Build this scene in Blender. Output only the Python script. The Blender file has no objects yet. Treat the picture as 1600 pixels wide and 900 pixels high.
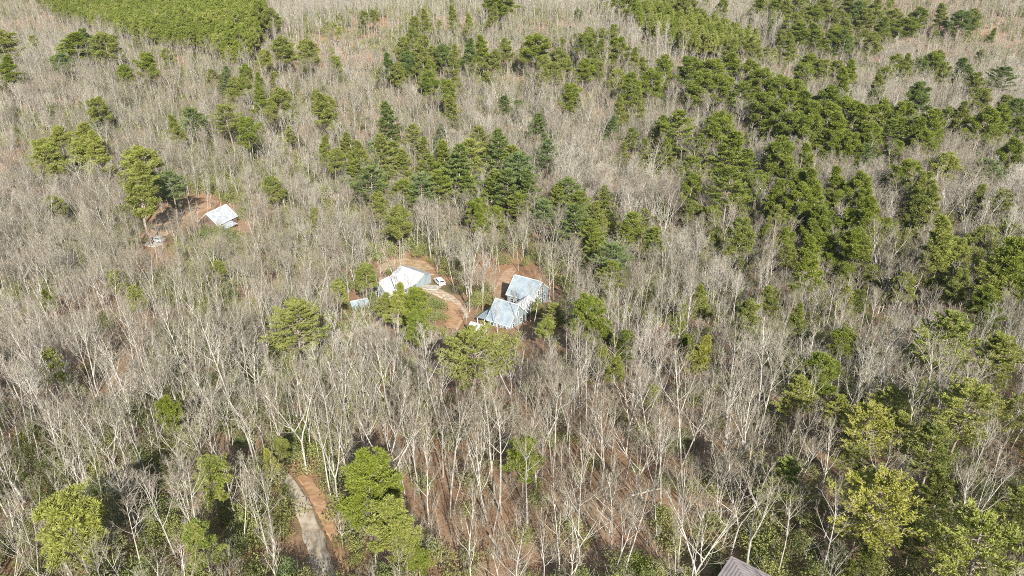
import bpy, math, random, numpy as np
from math import sin, cos, radians as R, pi
C = bpy.context.scene.collection
rng = np.random.default_rng(11)
random.seed(5)

# ------------------------------------------------------------------ camera, sky, sun, exposure
ZC, PITCH, F = 100.0, R(27.0), 1180.0          # F: focal length for a frame 1600 wide
cam = bpy.data.objects.new('camera', bpy.data.cameras.new('camera')); C.objects.link(cam)
cam.location = (0, 0, ZC); cam.rotation_euler = (R(90) - PITCH, 0, 0)
cam.data.sensor_width = 36.0; cam.data.lens = 36.0 * F / 1600.0
cam.data.clip_start = 1.0; cam.data.clip_end = 12000.0
bpy.context.scene.camera = cam
SUN_EL = R(33.0); SUN_AZ = R(-14.0)              # light travels forward and to the left
sdir = (sin(SUN_AZ) * cos(SUN_EL), cos(SUN_AZ) * cos(SUN_EL), -sin(SUN_EL))
sun = bpy.data.objects.new('sun', bpy.data.lights.new('sun', 'SUN')); C.objects.link(sun)
import mathutils
sun.rotation_euler = mathutils.Vector(sdir).to_track_quat('-Z', 'Y').to_euler()
sun.location = (40, -60, 180)
sun.data.energy = 5.0; sun.data.angle = R(0.55); sun.data.color = (1.0, 0.96, 0.90)
W = bpy.data.worlds.new('World'); bpy.context.scene.world = W; W.use_nodes = True
nt = W.node_tree; bg = nt.nodes['Background']; sky = nt.nodes.new('ShaderNodeTexSky')
sky.sky_type = 'NISHITA'; sky.sun_disc = False; sky.sun_elevation = SUN_EL
sky.sun_rotation = pi - R(14.0) if False else math.atan2(-sdir[0], -sdir[1])
nt.links.new(sky.outputs[0], bg.inputs[0]); bg.inputs[1].default_value = 0.075
sc = bpy.context.scene
sc.view_settings.view_transform = 'Standard'; sc.view_settings.look = 'None'
sc.view_settings.exposure = 0.82; sc.view_settings.gamma = 1.0; sc.view_settings.use_curve_mapping = False
sc.cycles.max_bounces = 4; sc.cycles.diffuse_bounces = 2; sc.cycles.glossy_bounces = 1
sc.cycles.transmission_bounces = 2; sc.cycles.transparent_max_bounces = 2
sc.cycles.use_denoising = False
sc.cycles.pixel_filter_type = 'BLACKMAN_HARRIS'; sc.cycles.filter_width = 1.0

# ------------------------------------------------------------------ terrain and projection
ys_ = np.array([-4000, -400, 0, 40, 63, 196, 300, 450, 700, 1000, 1400, 2200., 5000])
zs_ = np.array([60, 45, 36, 33, 30, 1.5, -2, 4, 20, 38, 62, 110., 160])
def prof(y):
    r = 0
    for d, w in ((-40, .1), (-20, .2), (0, .4), (20, .2), (40, .1)): r = r + w * np.interp(y + d, ys_, zs_)
    return r
def H(x, y):
    far = np.clip((np.hypot(x, y) - 260) / 300, 0, 1)
    n = np.sin(x/61+1.3)*np.cos(y/53+.4)*1.3 + np.sin(x/113+y/87+2)*1.8
    m = np.sin(x/140+.5+y/310)*9.5 + np.sin(y/80-x/150+1.)*8
    return prof(y) + n + m * far
def P(p):
    p = np.asarray(p, float); x, y, z = p[..., 0], p[..., 1], p[..., 2] - ZC
    f = y*cos(PITCH) - z*sin(PITCH); u = y*sin(PITCH) + z*cos(PITCH)
    f = np.maximum(f, .1)
    return np.stack([800 + F*x/f, 450 - F*u/f, f], -1)
def U(px, py, h=0.):
    a = (px-800)/F; b = -(py-450)/F
    d = np.array([a, cos(PITCH)+b*sin(PITCH), -sin(PITCH)+b*cos(PITCH)])
    t = np.arange(20, 3000, 4.0)
    g = ZC + d[2]*t - H(d[0]*t, d[1]*t) - h
    i = int(np.argmax(g <= 0)); lo, hi = t[max(i-1, 0)], t[i]
    for _ in range(18):
        m = (lo+hi)/2
        if ZC + d[2]*m <= H(d[0]*m, d[1]*m) + h: hi = m
        else: lo = m
    return np.array([d[0]*hi, d[1]*hi, ZC + d[2]*hi])

# ------------------------------------------------------------------ materials
def mat(name, base, rough=.8, noise=None, var=None, transl=0, bump=0, spec=.3, metal=0, patch=None):
    """noise=(scale, colour2, detail); var=(colour2, colour3) picked per object; patch=(scale, colour) by the place it stands"""
    m = bpy.data.materials.new(name); m.use_nodes = True; t = m.node_tree; n = t.nodes; l = t.links
    b = n['Principled BSDF']; b.inputs['Roughness'].default_value = rough; b.inputs['Metallic'].default_value = metal
    b.inputs['Specular IOR Level'].default_value = spec
    def rgb(c): x = n.new('ShaderNodeRGB'); x.outputs[0].default_value = (*c, 1); return x.outputs[0]
    def mix(f, a, c, mode='MIX'):
        x = n.new('ShaderNodeMix'); x.data_type = 'RGBA'; x.blend_type = mode
        if isinstance(f, (int, float)): x.inputs[0].default_value = f
        else: l.new(f, x.inputs[0])
        l.new(a, x.inputs[6]); l.new(c, x.inputs[7]); return x.outputs[2]
    def ramp(src, lo, hi):
        x = n.new('ShaderNodeMapRange'); x.inputs[1].default_value = lo; x.inputs[2].default_value = hi; l.new(src, x.inputs[0]); return x.outputs[0]
    col = rgb(base)
    if var:
        oi = n.new('ShaderNodeObjectInfo')
        cr = n.new('ShaderNodeValToRGB'); e = cr.color_ramp.elements
        e[0].position = 0; e[0].color = (*base, 1); e[1].position = 1; e[1].color = (*var[-1], 1)
        for k, c in enumerate(var[:-1]):
            q = e.new((k+1)/len(var)); q.color = (*c, 1)
        l.new(oi.outputs['Random'], cr.inputs[0]); col = cr.outputs[0]
    if patch:
        oi = n.new('ShaderNodeObjectInfo'); vm = n.new('ShaderNodeVectorMath'); vm.operation = 'SCALE'; vm.inputs[3].default_value = patch[0]
        l.new(oi.outputs['Location'], vm.inputs[0]); nz = n.new('ShaderNodeTexNoise'); nz.inputs['Scale'].default_value = 1; nz.inputs['Detail'].default_value = 2
        l.new(vm.outputs[0], nz.inputs['Vector']); col = mix(ramp(nz.outputs[0], .42, .6), col, rgb(patch[1]))
    if noise:
        tc = n.new('ShaderNodeTexCoord'); nz = n.new('ShaderNodeTexNoise'); nz.inputs['Scale'].default_value = noise[0]
        nz.inputs['Detail'].default_value = noise[2] if len(noise) > 2 else 3
        l.new(tc.outputs['Object'], nz.inputs['Vector']); col = mix(ramp(nz.outputs[0], .38, .62), col, rgb(noise[1]))
        if bump:
            bp = n.new('ShaderNodeBump'); bp.inputs['Strength'].default_value = bump; bp.inputs['Distance'].default_value = .05
            l.new(nz.outputs[0], bp.inputs['Height']); l.new(bp.outputs[0], b.inputs['Normal'])
    l.new(col, b.inputs['Base Color'])
    if transl:
        tr = n.new('ShaderNodeBsdfTranslucent'); l.new(col, tr.inputs[0]); ms = n.new('ShaderNodeMixShader'); ms.inputs[0].default_value = transl
        l.new(b.outputs[0], ms.inputs[1]); l.new(tr.outputs[0], ms.inputs[2]); l.new(ms.outputs[0], n['Material Output'].inputs[0])
    return m
M = {}
M['bark'] = mat('pale_bark', (.62, .58, .50), .85, noise=(1.3, (.34, .31, .26), 4), spec=.2)
M['bark_grey'] = mat('grey_bark', (.34, .32, .28), .85, noise=(1.1, (.50, .47, .41), 4), spec=.2)
M['twig'] = mat('twigs', (.38, .335, .26), .8, var=[(.58, .53, .42), (.15, .125, .10), (.36, .28, .205), (.29, .265, .20), (.62, .58, .48)], patch=(.016, (.33, .285, .20)), spec=.2)
M['pbark'] = mat('pine_bark', (.30, .23, .18), .9, noise=(1.5, (.42, .36, .31), 4), spec=.2)
def green(name, a, b, c, noise2): return mat(name, a, .55, var=[b, c], noise=(.5, noise2, 3), transl=.36, spec=.35)
M['g_b'] = green('bright_pine_needles', (.22, .275, .035), (.26, .305, .04), (.18, .235, .035), (.28, .315, .06))
M['g_y'] = green('yellow_green_needles', (.32, .36, .07), (.36, .38, .08), (.27, .33, .07), (.38, .39, .11))
M['g_yy'] = green('yellow_needles', (.40, .41, .07), (.44, .43, .08), (.37, .39, .07), (.46, .44, .13))
M['g_o'] = green('olive_needles', (.26, .29, .065), (.29, .31, .07), (.22, .26, .06), (.32, .34, .09))
M['g_d'] = green('dark_green_needles', (.16, .225, .06), (.19, .25, .06), (.14, .205, .06), (.23, .28, .08))
M['g_g'] = green('blue_green_needles', (.18, .26, .09), (.21, .28, .09), (.16, .24, .08), (.25, .31, .12))
M['shrub'] = mat('undergrowth_leaves', (.26, .28, .085), .5, var=[(.32, .33, .10), (.19, .23, .07), (.34, .32, .13)], transl=.25, spec=.35)

def new_mesh(name, v, quads, tris, mats, mi=None):
    me = bpy.data.meshes.new(name)
    v = np.asarray(v, np.float32).reshape(-1, 3); quads = np.asarray(quads, np.int32).reshape(-1, 4); tris = np.asarray(tris, np.int32).reshape(-1, 3)
    me.vertices.add(len(v)); me.vertices.foreach_set('co', v.ravel())
    nl = quads.size + tris.size; me.loops.add(nl); me.loops.foreach_set('vertex_index', np.concatenate([quads.ravel(), tris.ravel()]))
    me.polygons.add(len(quads) + len(tris))
    ls = np.concatenate([np.arange(len(quads))*4, quads.size + np.arange(len(tris))*3]).astype(np.int32)
    me.polygons.foreach_set('loop_start', ls)
    for m in mats: me.materials.append(m)
    if mi is not None: me.polygons.foreach_set('material_index', np.asarray(mi, np.int32))
    me.update(calc_edges=True); return me

class Geo:
    """collects tubes and blades; build() gives numpy arrays"""
    def __init__(s): s.v = []; s.q = []; s.t = []; s.n = 0
    def tubes(s, pts, rad, k=3):
        pts = np.asarray(pts, float); rad = np.asarray(rad, float); N, n, _ = pts.shape
        if N == 0: return
        tg = np.gradient(pts, axis=1); tg /= np.linalg.norm(tg, axis=2, keepdims=True) + 1e-9
        ref = np.where(np.abs(tg[:, :1, 2:3]) > .9, np.array([1., 0, 0]), np.array([0, 0, 1.]))
        ref = np.broadcast_to(ref, tg.shape)
        a = np.cross(tg, ref); a /= np.linalg.norm(a, axis=2, keepdims=True) + 1e-9; b = np.cross(tg, a)
        th = np.arange(k) * 2*pi/k
        ring = pts[:, :, None, :] + rad[:, :, None, None] * (a[:, :, None, :]*np.cos(th)[None, None, :, None] + b[:, :, None, :]*np.sin(th)[None, None, :, None])
        idx = s.n + np.arange(N*n*k).reshape(N, n, k)
        i0 = idx[:, :-1, :]; i1 = idx[:, 1:, :]
        q = np.stack([i0, np.roll(i0, -1, 2), np.roll(i1, -1, 2), i1], -1).reshape(-1, 4)
        s.v.append(ring.reshape(-1, 3)); s.q.append(q); s.n += N*n*k
    def blades(s, base, d, length, width):
        """triangular blades: base (N,3), unit direction (N,3)"""
        base = np.asarray(base); N = len(base)
        side = np.cross(d, rng.normal(size=(N, 3))); side /= np.linalg.norm(side, axis=1, keepdims=True) + 1e-9
        w = (np.ones(N)*width)[:, None]*.5; L = (np.ones(N)*length)[:, None]
        v = np.stack([base - side*w*.5, base + d*L*.45 + side*w, base + d*L, base + d*L*.45 - side*w], 1)
        idx = s.n + np.arange(N*4).reshape(N, 4)
        s.v.append(v.reshape(-1, 3)); s.q.append(idx); s.n += N*4
    def out(s):
        return (np.concatenate(s.v), np.concatenate(s.q)) if s.v else (np.zeros((0, 3)), np.zeros((0, 4), int))

def norm(a): return a / (np.linalg.norm(a, axis=-1, keepdims=True) + 1e-9)
def sample(pts, rad, s):
    """points at parameter s (N,m) along polylines (N,n,3) -> pos (N,m,3), tangent, radius"""
    N, n, _ = pts.shape; f = s*(n-1); i = np.clip(f.astype(int), 0, n-2); w = (f-i)[..., None]
    r = np.arange(N)[:, None]; a = pts[r, i]; b = pts[r, i+1]
    return a*(1-w)+b*w, norm(b-a), rad[r, i]*(1-w[..., 0]) + rad[r, i+1]*w[..., 0]
def grow(pos, d, L, r0, r1, n, up, g=rng, wob=.12):
    """curved polylines from pos along d, bending by up"""
    N = len(pos); pts = np.zeros((N, n, 3)); pts[:, 0] = pos; cur = d.copy()
    st = (L/(n-1))[:, None]
    for i in range(1, n):
        cur = norm(cur + np.array([0, 0, 1.])*up + g.normal(size=(N, 3))*wob)
        pts[:, i] = pts[:, i-1] + cur*st
    t = np.linspace(0, 1, n)[None]
    return pts, r0[:, None]*(1-t) + r1*t

def bare_tree(seed, h, lod=0, spread=1., forks=1, first=.45, dense=1.):
    g = np.random.default_rng(seed); T = Geo(); K = Geo()
    trunks = []; r0 = h*.0078
    nt_ = 8 if lod == 0 else 5
    base = np.zeros((forks, 3)); 
    a0 = g.uniform(0, 2*pi)
    if forks == 1:
        d = norm(np.array([[g.normal()*.04, g.normal()*.04, 1.]]))
        p, r = grow(base, d, np.array([h*.93]), np.array([r0]), .03, nt_, .05, g, .05)
    else:
        ang = a0 + np.arange(forks)*2*pi/forks
        d = norm(np.stack([np.cos(ang)*.22, np.sin(ang)*.22, np.ones(forks)], 1))
        fh = h*g.uniform(.25, .45)
        b, rb = grow(np.zeros((1, 3)), np.array([[0, 0, 1.]]), np.array([fh]), np.array([r0*1.1]), r0*.9, 4, 0, g, .03)
        T.tubes(b, rb, 6)
        p, r = grow(np.repeat(b[:, -1], forks, 0), d, h*.93-fh-g.uniform(0, 2, forks), np.full(forks, r0*.8), .03, nt_, .03, g, .06)
    T.tubes(p, r, 6 if lod == 0 else 4)
    # limbs
    nl = int((9 if forks == 1 else 6)*dense) if lod < 2 else (8 if forks == 1 else 5)
    lo = first if forks == 1 else .15
    s = np.sort(g.uniform(lo, .97, (len(p), nl)), 1)
    pos, tg, rr = sample(p, r, s); Np = pos.shape[0]*nl
    az = (np.arange(nl)*2.4 + g.uniform(0, 6, (len(p), 1)) + g.normal(size=(len(p), nl))*.4)
    inc = .85 - .4*s + g.normal(size=s.shape)*.12
    d = np.stack([np.cos(az)*np.sin(inc), np.sin(az)*np.sin(inc), np.cos(inc)], -1)
    L = h*(.34*(1.12-s)+.07)*spread*g.uniform(.7, 1.25, s.shape)*(1 if forks == 1 else .85)
    pos = pos.reshape(-1, 3); d = d.reshape(-1, 3); L = L.ravel(); rr = rr.ravel()
    l1, r1 = grow(pos, d, L, rr*.6+.01, .012, 6 if lod == 0 else 4, .13, g, .12)
    T.tubes(l1, r1, 4 if lod == 0 else 3)
    src, srad = l1, r1
    # leaders count as limbs for twig growth too
    def kids(pts, rad, m, smin, ang, lf, n, rend, up, wob, k, rmul=.6, rmin=.012):
        N = len(pts); s = smin + (1-smin)*((np.arange(m)+g.uniform(0, 1, (N, m)))/m)
        pos, tg, rr = sample(pts, rad, s)
        side = norm(np.cross(tg, g.normal(size=tg.shape)))
        a = ang + g.normal(size=s.shape)*.18
        d = tg*np.cos(a)[..., None] + side*np.sin(a)[..., None]
        Lp = np.linalg.norm(pts[:, -1]-pts[:, 0], axis=1)[:, None]
        L = Lp*lf*(1.25-.75*s)*g.uniform(.6, 1.3, s.shape)
        c, cr = grow(pos.reshape(-1, 3), d.reshape(-1, 3), L.ravel(), np.maximum(rr.ravel()*rmul, rmin), rend, n, up, g, wob)
        K.tubes(c, cr, k); return c, cr
    allp = [(l1, r1)]
    topi = p[:, -4:] if lod == 0 else p[:, -3:]
    tp, tr = topi, r[:, -topi.shape[1]:]
    if lod == 0:
        c2, q2 = kids(l1, r1, 5, .25, .68, .48, 4, .010, .12, .14, 3)
        c2b, q2b = kids(tp, tr, 6, .3, .6, .34, 4, .010, .15, .12, 3)
        c2 = np.concatenate([c2, c2b]); q2 = np.concatenate([q2, q2b])
        c3, q3 = kids(c2, q2, 4, .2, .65, .5, 3, .008, .10, .15, 3, rmin=.019)
        kids(c3, q3, 2, .15, .6, .6, 2, .004, .08, .1, 3, rmin=.008)
    elif lod == 1:
        c2, q2 = kids(l1, r1, 6, .22, .75, .5, 3, .012, .12, .14, 3)
        c2b, q2b = kids(tp, tr, 5, .3, .7, .36, 3, .012, .15, .12, 3)
        c2 = np.concatenate([c2, c2b]); q2 = np.concatenate([q2, q2b])
        c3, q3 = kids(c2, q2, 4, .2, .65, .6, 2, .009, .12, .15, 3, rmin=.022)
        kids(c3, q3, 1, .2, .6, .65, 2, .005, .08, .1, 3, rmin=.012)
    else:
        c2, q2 = kids(l1, r1, 5, .22, .68, .55, 2, .012, .15, .14, 3, rmin=.028)
        kids(c2, q2, 4, .15, .65, .65, 2, .008, .12, .15, 3, rmin=.025)
    return T, K

def pine_tree(seed, h, cw, first=.5, lod=0, tuft=.5, shape='round', nl=26, flat=.8):
    """loblolly-like pine: bare bole, limbs ending in round needle tufts"""
    g = np.random.default_rng(seed); T = Geo(); K = Geo()
    p, r = grow(np.zeros((1, 3)), norm(np.array([[g.normal()*.03, g.normal()*.03, 1.]])), np.array([h]), np.array([h*.011]), .04, 8, .1, g, .03)
    T.tubes(p, r, 6 if lod == 0 else 4)
    s = (first + (1-first)*((np.arange(nl)+g.uniform(0, 1, nl))/nl))[None]
    pos, tg, rr = sample(p, r, s*.985)
    u = (s[0]-first)/(1-first)
    if shape == 'round': env = np.sqrt(np.clip(1-((u-.42)/.66)**2, .05, 1))
    elif shape == 'cone': env = (1.02-u)**.75*np.clip(u/.12+.45, 0, 1)
    else: env = np.sqrt(np.clip(1-((u-.35)/.72)**2, .05, 1))
    az = np.arange(nl)*2.4+g.normal(size=nl)*.35; inc = 1.35-.75*u+g.normal(size=nl)*.12
    d = np.stack([np.cos(az)*np.sin(inc), np.sin(az)*np.sin(inc), np.cos(inc)], -1)
    L = cw*.5*env*g.uniform(.72, 1.12, nl)
    l1, r1 = grow(pos[0], d, L, np.clip(rr[0]*.5, .03, .09), .02, 5, .06, g, .12)
    T.tubes(l1, r1, 3)
    m = 6 if lod == 0 else 4
    ss = .3+.7*((np.arange(m)+g.uniform(0, 1, (nl, m)))/m); pos, tg, rr = sample(l1, r1, ss)
    side = norm(np.cross(tg, g.normal(size=tg.shape)*np.array([.35, .35, 1.])))
    d = norm(tg*.7+side*.75+np.array([0, 0, .25])); L2 = (L[:, None]*.38+.25)*g.uniform(.6, 1.2, ss.shape)*(1.15-.5*ss)
    c, cr = grow(pos.reshape(-1, 3), d.reshape(-1, 3), L2.ravel(), np.full(nl*m, .025), .012, 3, .1, g, .1)
    if lod == 0: T.tubes(c, cr, 3)
    tips = [c[:, -1], l1[:, -1], p[:, -1]]
    if lod == 0: tips += [c[:, 1]+g.normal(size=(len(c), 3))*.12]
    tips = np.concatenate(tips)
    if lod == 0:
        keep = g.uniform(size=len(tips)) < .93; tips = tips[keep]
    nb = 54 if lod == 0 else 24
    c0 = np.repeat(tips, nb, 0); ctr = p[0, int(8*first)]
    out = norm(np.concatenate([(c0-ctr)[:, :2], (c0-ctr)[:, 2:]*.6], 1))
    dd = norm(g.normal(size=c0.shape) + out*.35 + np.array([0, 0, .5]))
    rad = tuft*g.uniform(.75, 1.25, len(tips)).repeat(nb)
    b0 = c0 + dd*rad[:, None]*g.uniform(.05, .6, (len(c0), 1))*np.array([1, 1, flat])
    K.blades(b0, dd, rad*g.uniform(.55, .9, len(c0)), .13 if lod == 0 else .26)
    return T, K

def white_pine(seed, h, cw, first=.3, lod=0, peak=.25, droop=0., irregular=.25):
    """layered plumes on near-horizontal whorled limbs"""
    g = np.random.default_rng(seed); T = Geo(); K = Geo()
    p, r = grow(np.zeros((1, 3)), norm(np.array([[g.normal()*.03, g.normal()*.03, 1.]])), np.array([h]), np.array([h*.012]), .03, 8, .1, g, .025)
    T.tubes(p, r, 6 if lod == 0 else 4)
    nw = int(h*(1-first)/.85); per = 5
    u = np.repeat((np.arange(nw)+.3)/nw, per) + g.normal(size=nw*per)*.008; u = np.clip(u, 0, .99)
    pos, tg, rr = sample(p, r, (first+(1-first)*u)[None]*.99)
    env = np.where(u < peak, .6+.4*u/peak, ((1-u)/(1-peak))**.72)
    az = np.tile(np.arange(per)*2*pi/per, nw)+np.repeat(g.uniform(0, 6, nw), per)+g.normal(size=nw*per)*.2
    inc = 1.5-.5*u+g.normal(size=nw*per)*.08
    d = np.stack([np.cos(az)*np.sin(inc), np.sin(az)*np.sin(inc), np.cos(inc)], -1)
    L = (cw*.5*env+.3)*(1+g.normal(size=nw*per)*irregular).clip(.35, 1.35)
    l1, r1 = grow(pos[0], d, L, np.clip(L*.016, .015, .08), .012, 5, .05-droop, g, .07)
    T.tubes(l1, r1, 3)
    N = len(l1); m = 11 if lod == 0 else 6
    ss = .22+.78*((np.arange(m)+g.uniform(0, 1, (N, m)))/m); pos, tg, rr = sample(l1, r1, ss)
    sgn = np.where(np.arange(m) % 2 == 0, 1, -1)[None, :, None]
    side = norm(np.cross(tg, np.array([0, 0, 1.])))*sgn
    d = norm(tg*.75+side*.8*g.uniform(.4, 1.1, ss.shape)[..., None]+np.array([0, 0, .12])+g.normal(size=tg.shape)*.12)
    L2 = (L[:, None]*.30+.15)*(1.25-.8*ss)*g.uniform(.6, 1.25, ss.shape)
    c, cr = grow(pos.reshape(-1, 3), d.reshape(-1, 3), L2.ravel(), np.full(N*m, .014), .008, 2, .05, g, .05)
    if lod == 0: T.tubes(c, cr, 3)
    nb = 20 if lod == 0 else 7
    t = g.uniform(.1, 1.05, (N*m, nb)); b0 = c[:, :1]+(c[:, 1:]-c[:, :1])*t[..., None]
    ax = norm(c[:, 1]-c[:, 0])[:, None]
    dd = norm(ax*.8+g.normal(size=b0.shape)*.55+np.array([0, 0, .25]))
    sc_ = 1 if lod == 0 else 1.4
    K.blades(b0.reshape(-1, 3), dd.reshape(-1, 3), g.uniform(.3, .52, N*m*nb)*sc_, .15*sc_*sc_)
    return T, K

def bush(seed, rad, hgt, n=420, leaf=.2, stems=5):
    g = np.random.default_rng(seed); T = Geo(); K = Geo()
    a = g.uniform(0, 2*pi, stems); d = norm(np.stack([np.cos(a)*.5, np.sin(a)*.5, np.ones(stems)], 1))
    c, r = grow(np.zeros((stems, 3)), d, np.full(stems, hgt*.8), np.full(stems, .03), .01, 4, 0, g, .2)
    T.tubes(c, r, 3)
    nc = 16; cc = g.normal(size=(nc, 3)); cc = norm(cc)*np.array([rad, rad, hgt*.5])*g.uniform(.35, .95, (nc, 1)); cc[:, 2] = np.abs(cc[:, 2])+hgt*.25
    b = cc[g.integers(0, nc, n)]+g.normal(size=(n, 3))*np.array([.28, .28, .2])*rad
    b[:, 2] = np.abs(b[:, 2])
    K.blades(b, norm(g.normal(size=(n, 3))+np.array([0, 0, .4])), leaf*g.uniform(.7, 1.5, n), leaf*.6)
    return T, K
def thicket(seed, h=3.2):
    g = np.random.default_rng(seed); T = Geo(); K = Geo(); n = 9
    a = g.uniform(0, 2*pi, n); d = norm(np.stack([np.cos(a)*.35, np.sin(a)*.35, np.ones(n)], 1))
    b = g.normal(size=(n, 3))*.5; b[:, 2] = 0
    c, r = grow(b, d, h*g.uniform(.6, 1.1, n), np.full(n, .03), .008, 4, 0, g, .12); T.tubes(c, r, 3)
    s = .25+.75*((np.arange(8)+g.uniform(0, 1, (n, 8)))/8); pos, tg, rr = sample(c, r, s)
    d = norm(tg+g.normal(size=tg.shape)*.7)
    c2, r2 = grow(pos.reshape(-1, 3), d.reshape(-1, 3), g.uniform(.5, 1.1, n*8), np.full(n*8, .012), .006, 2, .1, g, .1); K.tubes(c2, r2, 3)
    return T, K

class Kind:
    """one tree shape: separate trunk and crown meshes for things, one joined mesh for woods"""
    def __init__(s, name, tk, mt, mk):
        (tv, tq), (kv, kq) = tk[0].out(), tk[1].out(); s.name = name; s.mt, s.mk = mt, mk
        s.tv, s.tq, s.kv, s.kq = tv, tq, kv, kq
        lo, hi = np.percentile(kv, 2, 0), np.percentile(kv, 98, 0)
        s.cw = float((hi[0]-lo[0]+hi[1]-lo[1])/2); s.cz = float((lo[2]+hi[2])/2); s.ch = float(hi[2]-lo[2]); s.h = float(kv[:, 2].max())
        s.sep = None; s.j = {}
    def meshes(s):
        if s.sep is None:
            s.sep = (new_mesh(s.name+'_trunk', s.tv, s.tq, [], [s.mt]), new_mesh(s.name+'_crown', s.kv, s.kq, [], [s.mk]))
        return s.sep
    def joined(s, mk=None):
        mk = mk or s.mk
        if mk.name not in s.j:
            v = np.concatenate([s.tv, s.kv]); q = np.concatenate([s.tq, s.kq+len(s.tv)])
            s.j[mk.name] = new_mesh(s.name+'_whole', v, q, [], [s.mt, mk], np.r_[np.zeros(len(s.tq)), np.ones(len(s.kq))])
        return s.j[mk.name]

def scatter(name, protos, pts, idx, rotz, tilt, scl, label, kind='stuff'):
    """one object of many scattered plants (geometry nodes on points)"""
    col = bpy.data.collections.new(name+'_sources')
    for i, me in enumerate(protos):
        o = bpy.data.objects.new('%s_source_%03d' % (name, i), me); col.objects.link(o)
    n = len(pts); me = bpy.data.meshes.new(name); me.vertices.add(n); me.vertices.foreach_set('co', np.asarray(pts, np.float32).ravel())
    a = me.attributes.new('idx', 'INT', 'POINT'); a.data.foreach_set('value', np.asarray(idx, np.int32))
    rot = np.zeros((n, 3), np.float32); rot[:, 2] = rotz; rot[:, :2] = tilt
    a = me.attributes.new('rot', 'FLOAT_VECTOR', 'POINT'); a.data.foreach_set('vector', rot.ravel())
    a = me.attributes.new('scl', 'FLOAT_VECTOR', 'POINT'); a.data.foreach_set('vector', np.asarray(scl, np.float32).ravel())
    o = bpy.data.objects.new(name, me); C.objects.link(o)
    ng = bpy.data.node_groups.new(name, 'GeometryNodeTree')
    ng.interface.new_socket('Geometry', in_out='INPUT', socket_type='NodeSocketGeometry'); ng.interface.new_socket('Geometry', in_out='OUTPUT', socket_type='NodeSocketGeometry')
    N = ng.nodes; L = ng.links; gi = N.new('NodeGroupInput'); go = N.new('NodeGroupOutput')
    iop = N.new('GeometryNodeInstanceOnPoints'); ci = N.new('GeometryNodeCollectionInfo'); ci.inputs[0].default_value = col
    ci.inputs['Separate Children'].default_value = True; ci.inputs['Reset Children'].default_value = True
    def at(nm, ty):
        x = N.new('GeometryNodeInputNamedAttribute'); x.data_type = ty; x.inputs[0].default_value = nm; return x.outputs[0]
    L.new(gi.outputs[0], iop.inputs['Points']); L.new(ci.outputs[0], iop.inputs['Instance'])
    iop.inputs['Pick Instance'].default_value = True
    L.new(at('idx', 'INT'), iop.inputs['Instance Index']); e2r = N.new('FunctionNodeEulerToRotation')
    L.new(at('rot', 'FLOAT_VECTOR'), e2r.inputs[0]); L.new(e2r.outputs[0], iop.inputs['Rotation'])
    L.new(at('scl', 'FLOAT_VECTOR'), iop.inputs['Scale']); L.new(iop.outputs[0], go.inputs[0])
    md = o.modifiers.new('scatter', 'NODES'); md.node_group = ng
    o['kind'] = kind; o['label'] = label
    return o

# ------------------------------------------------------------------ ground
def axis(dense_lo, dense_hi, step, lo, hi, growth=1.06):
    a = list(np.arange(dense_lo, dense_hi+.01, step)); s = step
    while a[-1] < hi: s *= growth; a.append(a[-1]+s)
    s = step
    while a[0] > lo: s *= growth; a.insert(0, a[0]-s)
    return np.array(a)
gx = axis(-170, 170, 3., -3500, 3500); gy = axis(20, 340, 3., -600, 4500)
XX, YY = np.meshgrid(gx, gy); ZZ = H(XX, YY)
nx, ny = len(gx), len(gy); ii = np.arange(nx*ny).reshape(ny, nx)
gq = np.stack([ii[:-1, :-1], ii[:-1, 1:], ii[1:, 1:], ii[1:, :-1]], -1).reshape(-1, 4)
def ground_mat():
    m = bpy.data.materials.new('leaf_litter'); m.use_nodes = True; t = m.node_tree; n = t.nodes; l = t.links; b = n['Principled BSDF']
    b.inputs['Roughness'].default_value = .95; b.inputs['Specular IOR Level'].default_value = .1
    tc = n.new('ShaderNodeTexCoord')
    def nz(s, d=3, r=.55): x = n.new('ShaderNodeTexNoise'); x.inputs['Scale'].default_value = s; x.inputs['Detail'].default_value = d; x.inputs['Roughness'].default_value = r; l.new(tc.outputs['Object'], x.inputs['Vector']); return x.outputs[0]
    def mr(s, a, c): x = n.new('ShaderNodeMapRange'); x.inputs[1].default_value = a; x.inputs[2].default_value = c; l.new(s, x.inputs[0]); return x.outputs[0]
    def mx(f, a, c):
        x = n.new('ShaderNodeMix'); x.data_type = 'RGBA'; l.new(f, x.inputs[0])
        for k, v in ((6, a), (7, c)):
            if isinstance(v, tuple): x.inputs[k].default_value = (*v, 1)
            else: l.new(v, x.inputs[k])
        return x.outputs[2]
    col = mx(mr(nz(.02, 4), .4, .6), (.34, .19, .10), (.40, .26, .155))
    col = mx(mr(nz(.9, 5, .7), .35, .68), col, (.27, .155, .085))
    col = mx(mr(nz(4., 4, .7), .5, .75), col, (.55, .38, .25))
    col = mx(mr(nz(.035, 5), .56, .68), col, (.15, .14, .06))
    l.new(col, b.inputs['Base Color'])
    bp = n.new('ShaderNodeBump'); bp.inputs['Strength'].default_value = .6; bp.inputs['Distance'].default_value = .15
    l.new(nz(3., 6, .7), bp.inputs['Height']); l.new(bp.outputs[0], b.inputs['Normal'])
    return m
M['ground'] = ground_mat()
me = new_mesh('ground', np.stack([XX, YY, ZZ], -1), gq, [], [M['ground']])
me.polygons.foreach_set('use_smooth', np.ones(len(me.polygons), bool))
go_ = bpy.data.objects.new('ground', me); C.objects.link(go_); go_['kind'] = 'structure'; go_['label'] = 'rust brown leaf litter covering the forest floor'

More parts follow.
